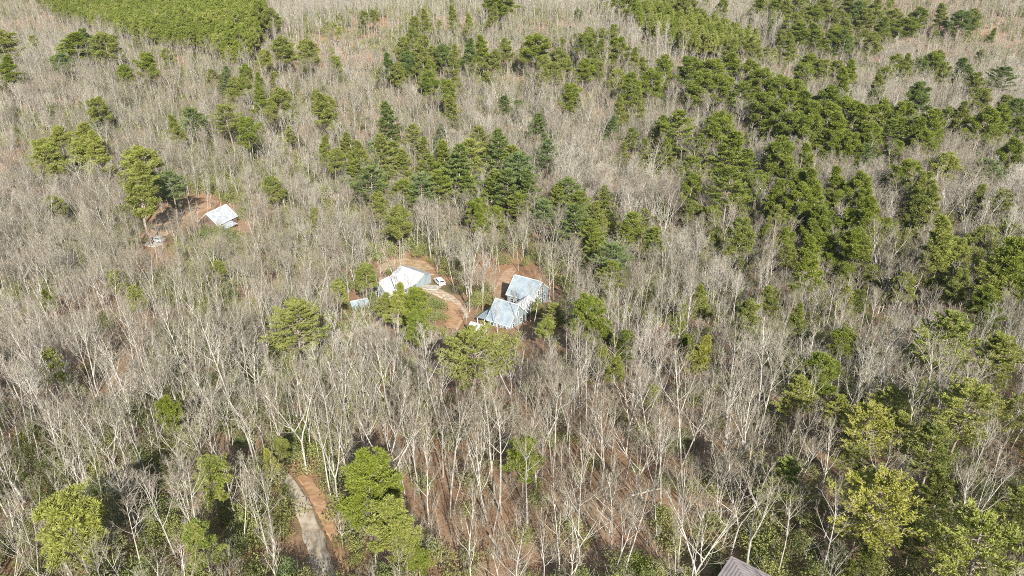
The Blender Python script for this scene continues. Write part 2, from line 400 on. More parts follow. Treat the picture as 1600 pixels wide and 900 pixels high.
def strip(name, px, widths, m, lift, label, wob=.25, seed=0):
    """a ribbon lying on the ground, through points of the map"""
    g = np.random.default_rng(seed); c = np.array([U(*q)[:2] for q in px]); w = np.array(widths, float)
    d = np.r_[0, np.cumsum(np.linalg.norm(np.diff(c, axis=0), axis=1))]; t = np.arange(0, d[-1], .8)
    # smooth the path
    cx = np.interp(t, d, c[:, 0]); cy = np.interp(t, d, c[:, 1]); ww = np.interp(t, d, w)
    k = np.hanning(9); k /= k.sum()
    for _ in range(2):
        cx = np.convolve(np.pad(cx, 4, 'edge'), k, 'valid'); cy = np.convolve(np.pad(cy, 4, 'edge'), k, 'valid')
    tx, ty = np.gradient(cx), np.gradient(cy); L = np.hypot(tx, ty); nx_, ny_ = -ty/L, tx/L
    m_ = 11; s = np.linspace(-.5, .5, m_)[None]
    e = g.normal(size=(len(t), 2)); e = np.stack([np.convolve(e[:, i], np.ones(3)/3, 'same') for i in (0, 1)], 1)*wob
    off = s*ww[:, None]; off[:, 0] -= e[:, 0]; off[:, -1] += e[:, 1]
    X = cx[:, None]+nx_[:, None]*off; Y = cy[:, None]+ny_[:, None]*off
    edge = (np.abs(s) > .49)
    Z = ground_z(X, Y)+np.where(edge, -.25, lift)
    i = np.arange(X.size).reshape(X.shape); q = np.stack([i[:-1, :-1], i[1:, :-1], i[1:, 1:], i[:-1, 1:]], -1).reshape(-1, 4)
    me = new_mesh(name, np.stack([X, Y, Z], -1), q, [], [m]); me.polygons.foreach_set('use_smooth', np.ones(len(me.polygons), bool))
    o = bpy.data.objects.new(name, me); C.objects.link(o); o['kind'] = 'structure'; o['label'] = label
    return np.stack([cx, cy, ww], 1)
def ground_z(X, Y):
    """height of the ground mesh (bilinear in its grid)"""
    i = np.clip(np.searchsorted(gx, X)-1, 0, nx-2); j = np.clip(np.searchsorted(gy, Y)-1, 0, ny-2)
    u = (X-gx[i])/(gx[i+1]-gx[i]); v = (Y-gy[j])/(gy[j+1]-gy[j])
    return ZZ[j, i]*(1-u)*(1-v)+ZZ[j, i+1]*u*(1-v)+ZZ[j+1, i]*(1-u)*v+ZZ[j+1, i+1]*u*v
M['gravel'] = mat('gravel', (.66, .56, .42), .95, noise=(1.1, (.46, .36, .24), 8), spec=.1)
M['drive'] = mat('sandy_gravel', (.72, .60, .44), .95, noise=(1.0, (.44, .32, .20), 8), spec=.1)
M['clay'] = mat('orange_clay', (.60, .38, .21), .95, noise=(1.0, (.44, .26, .14), 8), spec=.1)
M['redclay'] = mat('red_clay', (.50, .34, .23), .95, noise=(.8, (.36, .22, .13), 8), spec=.1)
M['dry'] = mat('dry_grass', (.50, .38, .24), .95, noise=(.6, (.36, .24, .13), 8), spec=.1)
M['pale'] = mat('pale_gravel', (.60, .56, .49), .95, noise=(1., (.42, .37, .30), 8), spec=.1)
paths = []
paths.append(strip('gravel_road', [(520, 935), (506, 890), (492, 845), (478, 805), (462, 770), (446, 745), (428, 728)], [3.0, 2.9, 2.8, 2.6, 2.4, 2.2, 1.6], M['gravel'], .10, 'pale gravel road running up from the bottom edge between bare trees', .7, 1))
paths.append(strip('clay_bank', [(548, 925), (530, 860), (512, 815), (497, 778), (480, 752), (463, 737)], [1.0, 1.3, 1.6, 2.1, 2.2, 1.4], M['clay'], .06, 'orange clay bank along the right side of the gravel road', 1.0, 2))
paths.append(strip('driveway', [(650, 447), (672, 452), (690, 459), (704, 468), (714, 479), (722, 490), (727, 499)], [4.5, 5.5, 4.6, 4.4, 4.2, 3.8, 3.0], M['drive'], .10, 'sandy driveway curving from the white house down past the blue houses', .9, 3))
paths.append(strip('clay_patch', [(700, 470), (707, 480), (712, 490), (710, 502), (703, 516)], [1.2, 3.4, 5.5, 5.0, 3], M['clay'], .16, 'orange clay patch inside the driveway bend', 1.1, 4))
paths.append(strip('parking_pad', [(655, 449), (668, 448), (680, 450), (692, 452)], [3, 5, 5, 3.5], M['pale'], .16, 'white gravel parking pad beside the white house', .3, 5))
paths.append(strip('house_yard', [(592, 424), (625, 408), (655, 414), (672, 424)], [5, 9, 8, 5], M['dry'], .05, 'dry grass yard behind the white house', .6, 6))
paths.append(strip('clay_slope', [(778, 462), (784, 444), (792, 428), (806, 416)], [3, 4.5, 4.5, 3], M['redclay'], .03, 'red clay slope left of the upper blue house', .6, 7))
paths.append(strip('hill_clearing', [(238, 372), (252, 352), (270, 338), (296, 330), (318, 324), (345, 312)], [10, 13, 13, 11, 9, 6], M['redclay'], .05, 'red brown clearing left of the tin roofed shed', .8, 8))
paths.append(strip('gravel_pad', [(222, 381), (238, 381), (252, 386)], [3.5, 5, 4], M['pale'], .12, 'pale gravel pad at the lower end of the left clearing', .3, 9))
paths.append(strip('forest_trail', [(232, 492), (222, 505), (208, 522), (190, 548), (172, 590), (165, 625)], [2.4, 2.6, 2.8, 2.8, 2.4, 2], M['dry'], .05, 'dry leaf covered trail winding down the left slope', .4, 10))
paths.append(strip('footpath', [(992, 935), (984, 905), (975, 885), (962, 868)], [1.6, 1.6, 1.6, 1.4], M['gravel'], .06, 'narrow pale footpath left of the grey roofed house', .15, 11))

# ------------------------------------------------------------------ buildings
def tag(o, label=None, cat=None, group=None, kind=None):
    for k, v in (('label', label), ('category', cat), ('group', group), ('kind', kind)):
        if v: o[k] = v
    return o
def empty(name, loc, rz=0, label=None, cat=None, group=None):
    o = bpy.data.objects.new(name, None); C.objects.link(o); o.location = loc; o.rotation_euler = (0, 0, rz); o.empty_display_size = .5
    return tag(o, label, cat, group)
class MB:
    def __init__(s): s.v = []; s.f = []
    def box(s, x0, x1, y0, y1, z0, z1):
        n = len(s.v); s.v += [(x, y, z) for z in (z0, z1) for x, y in ((x0, y0), (x1, y0), (x1, y1), (x0, y1))]
        s.f += [tuple(n+i for i in q) for q in ((3, 2, 1, 0), (4, 5, 6, 7), (0, 1, 5, 4), (1, 2, 6, 5), (2, 3, 7, 6), (3, 0, 4, 7))]; return s
    def poly(s, pts, faces):
        n = len(s.v); s.v += [tuple(p) for p in pts]; s.f += [tuple(n+i for i in q) for q in faces]; return s
    def slab(s, quad, th):
        """thick sheet: quad of 3-4 points, thickness downwards"""
        k = len(quad); p = [tuple(q) for q in quad]+[(q[0], q[1], q[2]-th) for q in quad]
        s.poly(p, [tuple(range(k)), tuple(range(2*k-1, k-1, -1))]+[(i, i+k, (i+1) % k+k, (i+1) % k) for i in range(k)]); return s
    def cyl(s, x, y, z0, z1, r, k=12, axis='z', r2=None):
        n = len(s.v); r2 = r if r2 is None else r2
        for z, q in ((z0, r), (z1, r2)):
            for i in range(k):
                a = i*2*pi/k; c, d = q*cos(a), q*sin(a)
                s.v.append((x+c, y+d, z) if axis == 'z' else ((z, x+c, y+d) if axis == 'x' else (x+c, z, y+d)))
        s.f += [(n+i, n+(i+1) % k, n+k+(i+1) % k, n+k+i) for i in range(k)]+[tuple(n+i for i in range(k-1, -1, -1)), tuple(n+k+i for i in range(k))]; return s
    def build(s, name, m, parent=None, bev=0):
        me = bpy.data.meshes.new(name); me.from_pydata(s.v, [], s.f); me.materials.append(m); me.update()
        o = bpy.data.objects.new(name, me); C.objects.link(o); o.parent = parent
        import bmesh
        bm = bmesh.new(); bm.from_mesh(me); bmesh.ops.recalc_face_normals(bm, faces=bm.faces)
        if bev: bmesh.ops.bevel(bm, geom=list(bm.edges), offset=bev, segments=2, affect='EDGES', profile=.5)
        bm.to_mesh(me); bm.free(); return o
def roofing(name, c1, c2, scale=(3, .35), rough=.5, metal=0., spec=.4, seams=True):
    m = bpy.data.materials.new(name); m.use_nodes = True; t = m.node_tree; n = t.nodes; l = t.links; b = n['Principled BSDF']
    b.inputs['Roughness'].default_value = rough; b.inputs['Metallic'].default_value = metal; b.inputs['Specular IOR Level'].default_value = spec
    tc = n.new('ShaderNodeTexCoord'); wv = n.new('ShaderNodeTexWave'); wv.bands_direction = 'X' if seams else 'Z'; wv.inputs['Scale'].default_value = .7 if seams else 1.6
    wv.inputs['Distortion'].default_value = 0 if seams else 2.; nz = n.new('ShaderNodeTexNoise'); nz.inputs['Scale'].default_value = .9; nz.inputs['Detail'].default_value = 6
    l.new(tc.outputs['Object'], wv.inputs['Vector']); l.new(tc.outputs['Object'], nz.inputs['Vector'])
    mr = n.new('ShaderNodeMapRange'); mr.inputs[1].default_value = .35; mr.inputs[2].default_value = .7; l.new(nz.outputs[0], mr.inputs[0])
    x = n.new('ShaderNodeMix'); x.data_type = 'RGBA'; x.inputs[6].default_value = (*c1, 1); x.inputs[7].default_value = (*c2, 1); l.new(mr.outputs[0], x.inputs[0]); l.new(x.outputs[2], b.inputs['Base Color'])
    bp = n.new('ShaderNodeBump'); bp.inputs['Strength'].default_value = .5; bp.inputs['Distance'].default_value = .04; l.new(wv.outputs[0], bp.inputs['Height']); l.new(bp.outputs[0], b.inputs['Normal'])
    return m
M['roof_white'] = roofing('white_metal_roof', (.60, .595, .58), (.42, .425, .42))
M['roof_blue'] = roofing('pale_blue_metal_roof', (.35, .40, .42), (.23, .29, .325))
M['roof_tin'] = roofing('weathered_tin_roof', (.50, .52, .52), (.30, .33, .35))
M['roof_grey'] = roofing('grey_shingles', (.50, .43, .40), (.40, .34, .32), seams=False, rough=.9, spec=.2)
M['wall_blue'] = mat('pale_blue_siding', (.29, .34, .35), .7, noise=(.8, (.23, .28, .29), 5))
M['wall_white'] = mat('off_white_siding', (.48, .49, .48), .7, noise=(.8, (.38, .39, .38), 5))
M['wall_brown'] = mat('brown_wood_siding', (.22, .16, .12), .8, noise=(.8, (.16, .11, .08), 4))
M['trim'] = mat('white_trim', (.80, .80, .78), .6, noise=(2., (.74, .74, .72), 2))
M['deck'] = mat('weathered_deck_wood', (.46, .40, .34), .85, noise=(1.5, (.38, .32, .27), 4))
M['dark_wood'] = mat('dark_stained_wood', (.10, .075, .06), .8, noise=(1.5, (.14, .10, .08), 4))
M['glass'] = mat('dark_window_glass', (.03, .04, .05), .15, noise=(.5, (.05, .06, .07), 2), spec=.6)
M['brick'] = mat('chimney_brick', (.30, .17, .12), .9, noise=(3, (.22, .12, .09), 4))
M['stone'] = mat('concrete', (.50, .48, .45), .9, noise=(1.2, (.42, .40, .37), 4))

def window(parent, face, a, z, w, h, L, Wd):
    """window on a wall face of a L x Wd block: front(-y), right(+x), left(-x), back(+y)"""
    f = MB(); g = MB(); t = .06
    def b(mb, a0, a1, z0, z1, d0, d1):
        if face == 'front': mb.box(a0, a1, -Wd/2-d1, -Wd/2-d0, z0, z1)
        elif face == 'back': mb.box(a0, a1, Wd/2+d0, Wd/2+d1, z0, z1)
        elif face == 'right': mb.box(L/2+d0, L/2+d1, a0, a1, z0, z1)
        else: mb.box(-L/2-d1, -L/2-d0, a0, a1, z0, z1)
    b(f, a-w/2-.1, a-w/2, z-.1, z+h+.1, -.02, t); b(f, a+w/2, a+w/2+.1, z-.1, z+h+.1, -.02, t)
    b(f, a-w/2, a+w/2, z-.1, z, -.02, t); b(f, a-w/2, a+w/2, z+h, z+h+.1, -.02, t); b(f, a-w/2, a+w/2, z+h*.48, z+h*.52, .012, t-.01)
    o = f.build('window', M['trim'], parent); b(g, a-w/2, a+w/2, z, z+h, -.01, .01); g.build('pane', M['glass'], o); return o
def door(parent, face, a, w, h, L, Wd, m, z=0.02):
    g = MB()
    if face == 'front': g.box(a-w/2, a+w/2, -Wd/2-.05, -Wd/2+.02, z, z+h)
    else: g.box(L/2-.02, L/2+.05, a-w/2, a+w/2, z, z+h)
    o = g.build('door', m, parent); k = MB()
    if face == 'front': k.box(a+w*.32, a+w*.4, -Wd/2-.1, -Wd/2-.05, z+h*.46, z+h*.5)
    else: k.box(L/2+.05, L/2+.1, a+w*.32, a+w*.4, z+h*.46, z+h*.5)
    k.build('handle', M['glass'], o); return o
def gable(root, L, Wd, e, r, wall, roof, over=.35, below=1.6, x0=0, hip=0, th=.14, name_roof='roof'):
    """walls with gable ends and a two-slope roof; ridge along x"""
    a, b = L/2, Wd/2; w = MB()
    w.poly([(-a, -b, -below), (a, -b, -below), (a, b, -below), (-a, b, -below), (-a, -b, e-.1), (a, -b, e-.1), (a, b, e-.1), (-a, b, e-.1), (-a+hip, 0, e+r-.12), (a-hip, 0, e+r-.12)],
           [(0, 1, 5, 4), (2, 3, 7, 6), (1, 2, 6, 9, 5), (3, 0, 4, 8, 7), (4, 5, 9, 8), (6, 7, 8, 9)])
    w.build('wall', wall, root)
    o = over; k = r/b; ez = e-k*o; ro = MB()
    A, B = a+o, b+o
    if hip == 0:
        ro.slab([(-A, -B, ez), (A, -B, ez), (A, 0, e+r), (-A, 0, e+r)], th)
        ro.slab([(A, B, ez), (-A, B, ez), (-A, 0, e+r), (A, 0, e+r)], th)
    else:
        ro.slab([(-A, -B, ez), (A, -B, ez), (a-hip, 0, e+r), (-a+hip, 0, e+r)], th); ro.slab([(A, B, ez), (-A, B, ez), (-a+hip, 0, e+r), (a-hip, 0, e+r)], th)
        ro.slab([(A, -B, ez), (A, B, ez), (a-hip, 0, e+r)], th); ro.slab([(-A, B, ez), (-A, -B, ez), (-a+hip, 0, e+r)], th)
    rf = ro.build(name_roof, roof, root)
    c = MB().box(-a+hip-.1, a-hip+.1, -.16, .16, e+r-.02, e+r+.05); c.build('ridge_cap', M['trim'] if roof != M['roof_grey'] else roof, rf)
    if hip == 0:
        for s in (-1, 1):
            for q in (-1, 1):
                g = MB()
                p0 = np.array([s*(A+.015), q*B, ez]); p1 = np.array([s*(A+.015), 0, e+r]); n = len(g.v)
                for p in (p0, p1): g.v += [tuple(p+[0, 0, .03]), tuple(p+[0, 0, -.2]), tuple(p+[-s*.05, 0, -.2]), tuple(p+[-s*.05, 0, .03])]
                g.f += [(n, n+1, n+5, n+4), (n+1, n+2, n+6, n+5), (n+2, n+3, n+7, n+6), (n+3, n, n+4, n+7), (n, n+3, n+2, n+1), (n+4, n+5, n+6, n+7)]
                g.build('bargeboard', M['trim'], rf)
    gt = MB(); gt.box(-A, A, -B-.1, -B+.01, ez-.13, ez-.02); gt.build('gutter', M['trim'], rf)
    return rf
foot = []      # footprints kept free of trees: x, y, radius
def site(x, y): return float(ground_z(np.array([x]), np.array([y]))[0])

# upper pale blue house
x, y = 4.3, 182.9; z = site(x, y)
h3 = empty('blue_house', (x, y, z), R(-30.7), 'pale blue house with a steep metal roof, the upper of the two joined houses', 'house', 'pale blue houses')
gable(h3, 7.9, 8.4, 3.5, 3.75, M['wall_blue'], M['roof_blue'])
for a_, z_ in ((-2.4, .9), (0, .9), (2.4, .9), (-1.2, 3.6), (1.1, 3.6)): window(h3, 'right', a_, z_, .95, 1.3, 7.9, 8.4)
for a_ in (-2.6, -.6, 1.4): window(h3, 'front', a_, 1.0, .9, 1.25, 7.9, 8.4)
door(h3, 'front', 3.0, .95, 2.05, 7.9, 8.4, M['wall_white'])
dk = MB().box(-3.9, 5.2, -7.2, -4.26, -.12, .02); 
d = dk.build('deck', M['deck'], h3)
rl = MB(); 
for i in range(12): rl.box(-3.85+i*.81, -3.77+i*.81, -7.16, -7.08, .02, 1.0)
rl.box(-3.9, 5.2, -7.2, -7.05, 1.0, 1.07); rl.build('railing', M['dark_wood'], d)
for xx in (-3.7, -.5, 2.4, 5.0): MB().box(xx-.08, xx+.08, -7.1, -6.94, -2.6, -.12).build('post', M['dark_wood'], d)
pr = MB().box(3.97, 5.6, -2.6, 3.6, -.14, .0); pr.build('side_porch', M['deck'], h3)
foot.append((x, y, 7.5))
# lower pale blue house
x, y = -1.2, 165.4; z = site(x, y)
h2 = empty('blue_house', (x, y, z), R(-33), 'pale blue house with a pale metal roof, the lower of the two joined houses', 'house', 'pale blue houses')
gable(h2, 6.4, 7.9, 2.3, 3.8, M['wall_blue'], M['roof_blue'])
for a_ in (-1.9, 0, 1.9): window(h2, 'front', a_, .75, .9, 1.1, 6.4, 7.9)
for a_, z_ in ((-2.1, .7), (1.4, .7), (-.3, 3.1)): window(h2, 'right', a_, z_, .9, 1.15, 6.4, 7.9)
door(h2, 'right', 2.9, .9, 2.0, 6.4, 7.9, M['dark_wood'])
# porch roof over its left side
pv = MB().slab([(-6.2, -4.6, 1.9), (-3.58, -4.6, 2.3), (-3.58, 2.4, 2.3), (-6.2, 2.4, 1.9)], .1); pv.build('porch_roof', M['roof_blue'], h2)
for xx, yy in ((-6, -4.4), (-6, -1), (-6, 2.2), (-3.9, -4.4)): MB().box(xx-.07, xx+.07, yy-.07, yy+.07, -1.5, 1.88).build('porch_post', M['trim'], h2)
foot.append((x, y, 7.5))
MB().box(-3.6, 3.9, -5.6, -3.97, -.2, -.02).build('terrace', M['stone'], h2)
# link between them, part of the lower house
lk = MB(); lk.box(-1.6, 1.6, 3.97, 9.6, -.6, 2.2); lk.build('link_wall', M['wall_white'], h2)
lr = MB().slab([(-1.9, 3.2, 2.25), (0, 3.2, 3.5), (0, 10.2, 3.5), (-1.9, 10.2, 2.25)], .12).slab([(1.9, 10.2, 2.25), (0, 10.2, 3.5), (0, 3.2, 3.5), (1.9, 3.2, 2.25)], .12)
lr.build('link_roof', M['roof_white'], h2)
# small outbuilding by the houses
x, y = U(745, 509, 3.2)[:2]; z = site(x, y)
gg = empty('garden_shed', (x, y, z), R(-30), 'small shed with a bright white roof beside the lower blue house', 'shed')
gable(gg, 3.0, 4.0, 2.3, 1.5, M['wall_white'], M['roof_white'], over=.25)
door(gg, 'front', 0, 1.2, 1.9, 3.0, 4.0, M['dark_wood']); window(gg, 'right', 0, .9, .7, .8, 3.0, 4.0)
foot.append((x, y, 4))
# white roofed house
x, y = -33.2, 188.8; z = site(x, y)
h1 = empty('white_house', (x, y, z), R(52), 'pale house under a bright white L-shaped roof at the top of the driveway', 'house')
gable(h1, 9.8, 6.2, 2.3, 3.3, M['wall_blue'], M['roof_white'], below=2.2)
for a_ in (-3.6, -2.5, -.4, 1.6): window(h1, 'front', a_, .6, .8, 1.2, 9.8, 6.2)
door(h1, 'front', 3.1, .95, 2.0, 9.8, 6.2, M['wall_brown'])
for a_ in (-1.4, 1.4): window(h1, 'left', a_, .7, .85, 1.2, 9.8, 6.2)
# cross wing (its own ridge runs to the right)
wg = bpy.data.objects.new('wing', None)
wing = MB(); ca, sa = cos(R(-36.3-52)), sin(R(-36.3-52)); ox, oy = -29.3-x, 198.5-y; c5, s5 = cos(R(-52)), sin(R(-52)); ox, oy = ox*c5-oy*s5, ox*s5+oy*c5
def wl(u, v, w): return (ox+u*ca-v*sa, oy+u*sa+v*ca, w)
dz = float(site(-29.3, 198.5)-z)
wa, wb, we, wr = 4.6, 3.2, 2.7+dz, 1.5
wing.poly([wl(-wa, -wb, dz-2), wl(wa, -wb, dz-2), wl(wa, wb, dz-2), wl(-wa, wb, dz-2), wl(-wa, -wb, we), wl(wa, -wb, we), wl(wa, wb, we), wl(-wa, wb, we), wl(-wa, 0, we+wr-.1), wl(wa, 0, we+wr-.1)],
          [(0, 1, 5, 4), (2, 3, 7, 6), (1, 2, 6, 9, 5), (3, 0, 4, 8, 7), (4, 5, 9, 8), (6, 7, 8, 9)])
wing.build('wing_wall', M['wall_blue'], h1)
MB().slab([wl(-wa, -wb-.6, we-.2), wl(wa+.6, -wb-.6, we-.2), wl(wa+.6, 0, we+wr), wl(-wa, 0, we+wr)], .13).slab([wl(wa+.6, wb+.6, we-.2), wl(-wa, wb+.6, we-.2), wl(-wa, 0, we+wr), wl(wa+.6, 0, we+wr)], .13).build('wing_roof', M['roof_white'], h1)
MB().box(-4.4, 2.0, -4.6, -3.12, -.5, -.3).build('step', M['stone'], h1)
foot += [(x, y, 8), (-29.3, 198.5, 6)]
# tin roofed shed in the left clearing
x, y = -103.8, 248.7; z = site(x, y)
h4 = empty('tin_roofed_shed', (x, y, z), R(67), 'open wooden shed with a bright weathered tin roof in the left clearing', 'shed')
gable(h4, 9.4, 8.2, 2.9, 3.4, M['wall_brown'], M['roof_tin'], over=.4)
MB().box(-2.4, 1.4, -4.16, -4.08, .05, 2.3).build('opening_shade_panel', M['dark_wood'], h4)  # solid dark panel on the wall; its colour stands in for the shaded inside
MB().slab([(-4.9, -7.4, 1.5), (1.3, -7.4, 1.5), (1.3, -4.45, 2.15), (-4.9, -4.45, 2.15)], .08).build('lean_to_roof', M['roof_tin'], h4)
for xx in (-4.7, -1.8, 1.1): MB().box(xx-.08, xx+.08, -7.2, -7.04, -2, 1.45).build('lean_to_post', M['dark_wood'], h4)
foot.append((x, y, 8))
# small blue-roofed shed left of the white house
x, y = U(561, 470, 2.6)[:2]; z = site(x, y)
h5 = empty('tool_shed', (x, y, z), R(25), 'low shed with a faded pale blue roof among bare trees', 'shed')
gable(h5, 4.0, 3.4, 1.9, 1.0, M['wall_white'], M['roof_blue'], over=.3)
door(h5, 'front', -.6, 1.0, 1.7, 4.0, 3.4, M['dark_wood']); foot.append((x, y, 4))
# grey roofed house at the bottom edge
yw = R(-38); x, y = U(1140, 882, 3.0)[:2]; x += 5.9*cos(yw)+4.9*sin(yw); y += 5.9*sin(yw)-4.9*cos(yw); z = site(x, y)
h6 = empty('grey_roofed_house', (x, y, z), yw, 'brown house with a grey brown shingle roof cut by the bottom edge', 'house')
rf = gable(h6, 10.8, 8.8, 3.2, 1.7, M['wall_brown'], M['roof_grey'], over=.5, below=5, hip=3.6)
for a_ in (-3, 0, 3): window(h6, 'back', a_, .9, 1.0, 1.3, 10.8, 8.8); window(h6, 'front', a_, .9, 1.0, 1.3, 10.8, 8.8)
for a_ in (-2, 2): window(h6, 'left', a_, .9, 1.0, 1.3, 10.8, 8.8)
MB().cyl(-1.5, .8, 4.3, 5.3, .12, 10).build('vent_pipe', M['trim'], rf)
foot.append((x, y, 6.5))
# ------------------------------------------------------------------ vehicles and small things
M['car_white'] = mat('white_car_paint', (.80, .80, .80), .3, noise=(.8, (.76, .76, .76), 2), spec=.6)
M['car_grey'] = mat('silver_car_paint', (.50, .51, .52), .35, noise=(.8, (.46, .47, .48), 2), spec=.6)
M['tyre'] = mat('tyre_rubber', (.03, .03, .03), .9, noise=(4, (.05, .05, .05), 2))
M['rim'] = mat('wheel_rim', (.45, .45, .46), .35, noise=(4, (.38, .38, .4), 2), metal=.6)
M['lamp_red'] = mat('tail_light_red', (.45, .03, .02), .3, noise=(4, (.38, .03, .02), 2))
M['lamp_clear'] = mat('headlight_lens', (.75, .75, .72), .2, noise=(4, (.68, .68, .66), 2))
def car(name, px, py, yaw, paint, label, L=4.7, Wd=1.9, Ht=1.72):
    x, y, _ = U(px, py); z = site(x, y)+.16
    r = empty(name, (x, y, z), yaw, label, 'car')
    n = [(-.5, .30), (-.5, .62), (-.485, .66), (-.40, .70), (-.33, .98), (-.27, 1.), (.12, 1.), (.17, .98), (.30, .70), (.46, .62), (.5, .5), (.5, .30), (.46, .2), (-.46, .2)]
    # body up to the belt line, tapering to the roof
    mb = MB(); k = len(n); v = []
    for s in (-1, 1):
        for (a, b) in n:
            w = Wd/2*(1 if b < .72 else .80); v.append((a*L, s*w, b*Ht))
    mb.poly(v, [tuple(range(k-1, -1, -1)), tuple(range(k, 2*k))]+[(i, (i+1) % k, (i+1) % k+k, i+k) for i in range(k)])
    body = mb.build('body', paint, r)
    def quad(nm, pts, m, par): return MB().slab(pts, .02).build(nm, m, par)
    quad('windscreen', [(.165*L, -.70, .965*Ht), (.165*L, .70, .965*Ht), (.288*L, .82, .735*Ht), (.288*L, -.82, .735*Ht)][::-1], M['glass'], r).location = (.03, 0, .03)
    quad('rear_window', [(-.325*L, .70, .955*Ht), (-.325*L, -.70, .955*Ht), (-.392*L, -.80, .735*Ht), (-.392*L, .80, .735*Ht)][::-1], M['glass'], r).location = (-.03, 0, .02)
    for s in (-1, 1):
        q = MB(); a = Wd/2
        q.poly([(-.36*L, s*(a*.985), .735*Ht), (.26*L, s*(a*.985), .735*Ht), (.15*L, s*(a*.815), .955*Ht), (-.30*L, s*(a*.815), .955*Ht),
                (-.36*L, s*(a*.985+.02), .735*Ht), (.26*L, s*(a*.985+.02), .735*Ht), (.15*L, s*(a*.815+.02), .955*Ht), (-.30*L, s*(a*.815+.02), .955*Ht)],
               [(3, 2, 1, 0), (4, 5, 6, 7), (0, 1, 5, 4), (1, 2, 6, 5), (2, 3, 7, 6), (3, 0, 4, 7)])
        q.build('side_window', M['glass'], r)
        MB().box(.2*L, .24*L, s*(a+.02)-.09, s*(a+.02)+.09, .72*Ht, .79*Ht).build('mirror', paint, r)
        MB().box(.485*L, .503*L, s*.72-.16, s*.72+.16, .44*Ht, .54*Ht).build('headlight', M['lamp_clear'], r)
        MB().box(-.505*L, -.49*L, s*.76-.12, s*.76+.12, .46*Ht, .62*Ht).build('tail_light', M['lamp_red'], r)
        for xx in (-.31*L, .31*L):
            wv = MB().cyl(xx, .34, s*a-.12, s*a+.12, .34, 16, 'y'); 
            wv.v = [(p[0], p[1], p[2]) for p in wv.v]; w = wv.build('wheel', M['tyre'], r)
            rm = MB().cyl(xx, .34, s*a+s*.122-.01, s*a+s*.122+.01, .2, 12, 'y'); rm.build('rim', M['rim'], w)
    return x, y
for a in ((('white_car'), 687, 444, R(118), M['car_white'], 'white car with dark windows parked on the pad above the driveway'),
          (('silver_car'), 247, 378, R(160), M['car_grey'], 'silver car with dark windows on the pale pad in the left clearing')):
    x, y = car(*a); foot.append((x, y, 3))
x, y, _ = U(280, 337); z = site(x, y)
tk = empty('storage_tank', (x, y, z+.25), R(20), 'small white storage tank standing in the left clearing', 'tank')
MB().cyl(0, .55, -1.0, 1.0, .5, 16, 'x').build('body', M['car_white'], tk)
for xx in (-.6, .6): MB().box(xx-.1, xx+.1, -.35, .35, -.3, .12).build('foot', M['stone'], tk)
MB().cyl(0, 0, 1.04, 1.22, .14, 10).build('lid', M['stone'], tk)
x, y, _ = U(557, 441); z = site(x, y)
lg = MB().cyl(0, 0, -1.7, 1.7, .17, 9, 'x', .12); lo_ = lg.build('fallen_log', M['bark']); lo_.location = (x, y, z+.16); lo_.rotation_euler = (0, .04, R(-25))
tag(lo_, 'pale fallen log lying in brush left of the white house', 'log')
